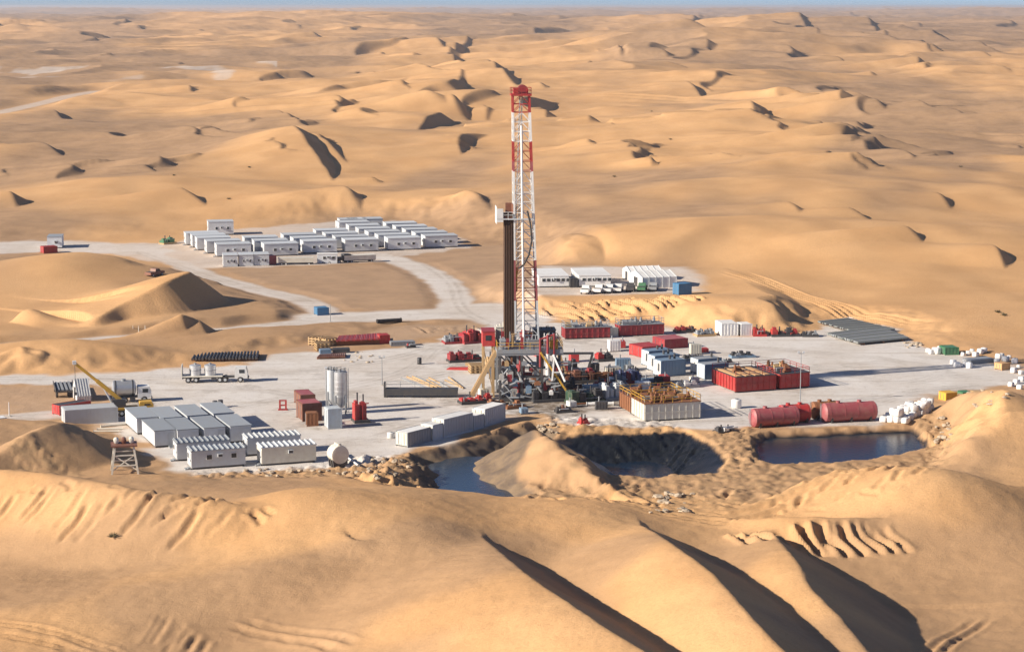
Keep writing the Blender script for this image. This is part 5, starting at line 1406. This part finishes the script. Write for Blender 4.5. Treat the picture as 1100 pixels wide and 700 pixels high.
for x, y in ((997, 378), (1000, 380), (1004, 377), (1007, 380), (1010, 378), (1034, 382), (1040, 381), (1044, 379), (1048, 383), (1053, 380), (1057, 378), (1072, 386), (1076, 384), (1080, 388), (1084, 385), (1071, 390), (1024, 391), (1028, 394), (1037, 393), (1041, 395), (1090, 390), (1094, 395), (1097, 402), (1089, 400), (1092, 412), (1097, 409), (1086, 415), (1095, 418)):
    q = ground_at(x, y); sack(q-Vector((0, 0, .05)), random.uniform(.7, 1.25), lab, 'white sacks along the right edge')
stm = []
for k in range(3):
    sb = bmesh.new(); bmesh.ops.create_icosphere(sb, subdivisions=2, radius=0.5)
    rk = random.Random(k)
    for v_ in sb.verts: v_.co *= 0.75+0.5*rk.random(); v_.co.z *= 0.75
    mm = bpy.data.meshes.new('rock'); sb.to_mesh(mm); sb.free(); mm.materials.append(STONE); stm.append(mm)
def rocks(n, x0, x1, y0, y1, smin, smax, label, group, z=0):
    for _ in range(n):
        q = ground_at(random.uniform(x0, x1), random.uniform(y0, y1), z)
        o = bpy.data.objects.new('rock', random.choice(stm)); COL.objects.link(o); o.location = q+Vector((0, 0, .08))
        s = random.uniform(smin, smax); o.scale = (s*random.uniform(.8, 1.5), s, s*random.uniform(.6, 1)); o.rotation_euler = (0, 0, random.uniform(0, 6))
        tag(o, label, 'rock', group)
rocks(34, 1040, 1088, 426, 437, .4, 1.0, 'pale lump of rubble heaped right of the yellow box', 'rubble right of the yellow box')
rocks(16, 972, 990, 368, 374, .4, 1.0, 'brown lump of rubble at the corner of the grey pipe stacks', 'rubble by the grey pipe stacks')
rocks(26, 262, 425, 503, 512, .35, .9, 'pale stone in the line below the near cabins', 'stones below the near cabins')
rocks(30, 395, 440, 492, 515, .4, 1.1, 'stone on the sand spit left of the dark pool', 'stones left of the dark pool')
rocks(22, 1005, 1022, 448, 476, .4, 1.1, 'stone on the bank at the right end of the pond', 'stones right of the pond')
rocks(28, 690, 745, 528, 552, .4, 1.2, 'stone in the churned sand in front of the spoil heap', 'stones before the spoil heap', 2)
rocks(20, 575, 600, 455, 466, .3, .9, 'stone on the bank under the derrick', 'stones on the bank under the derrick')
rocks(16, 370, 400, 378, 390, .2, .6, 'small pale stone on the pad below the red pipe rack', 'stones below the red pipe rack')
cont((1016, 432), (1028, 431), 2.2, 1.6, 'yellow steel box beside the heap of white sacks', YELLOW, name='steel_box', cat='box')
cont((1034, 427.5), (1044, 427), 2.0, 1.0, 'green box right of the yellow one', GREEN, name='steel_box', cat='box')
cont((1047, 427), (1056, 426.5), 1.6, 1.0, 'tan box right of the green one', TAN, name='steel_box', cat='box')
cont((1015, 381.5), (1030, 381), 3.0, 1.5, 'green container between white sacks at the far right', GREEN)
cont((1043, 391.5), (1069, 389), 2.6, 0.8, 'low grey platform at the far right pad edge', GREY, name='steel_box', cat='box')
cont((1076, 398), (1085, 397), 2.0, 1.3, 'orange box at the far right pad edge', ORANGE, name='steel_box', cat='box')
t = thing('water_drum', 'round white drum on the pad behind the left cylinder tank', 'drum', at(791, 438))
MB().rev([(0, .75), (.1, .85), (.9, .85), (1, .7)], (0, 0, 0), (0, 0, 1.5), 18).build('shell', WHITE, t, True); MB().tube((0, 0, 1.5), (0, 0, 1.65), .3, 10).build('cap', GREY, t)
dup(t, at(420, 470), 0, 'round white drum beside the first container above the pool', scale=(.7, .7, .6))
pole('floodlight pole standing behind the left cylinder tanks', at(859.5, 433), 8.6)
pole('floodlight pole between the silos and the catwalk', at(410.5, 414), 5.0)
pole('floodlight pole by the brown box units', at(353, 428), 5.2)
for k, (x, y) in enumerate(((143, 357), (149, 357.5), (156, 357))): pole('short white marker post beside the long gravel road', at(x, y), 1.5, CREAM, 'marker posts by the gravel road', lamp=False, name='marker_post')
for a, b in (((104, 462), (132, 461)), ((108, 459), (136, 456)), ((100, 465), (128, 464))): loose_pipe(a, b, 0.16, CREAM, 'pale plank lying on the sand before the water tower', 'plank', 'planks before the water tower', 'timber_plank')
# scrub
rsx = random.Random(12)
def shrub(loc, s, label, group):
    b = MB()
    for k in range(40):
        a, e = rsx.uniform(0, 6.3), rsx.uniform(.2, 1.3); L = s*rsx.uniform(.5, 1)
        b.bar((0, 0, 0), (L*math.cos(a)*math.cos(e), L*math.sin(a)*math.cos(e), L*math.sin(e)*.7), .05*s)
    o = b.build('desert_shrub', SCRUB); o.location = loc; return tag(o, label, 'shrub', group)
shrub(ground_at(121, 577, 4), 0.9, 'dry dark shrub alone on the near sand slope', None)
pos = [(187, 190), (246, 214), (268, 180), (1072, 336), (1078, 339), (720, 150), (700, 120), (930, 140), (1032, 180), (660, 190)]
for x, y in pos: shrub(ground_at(x, y), 1.1*max(1, 120/y), 'small dark shrub dotted on the open sand far behind the camp', 'shrubs on the open sand')
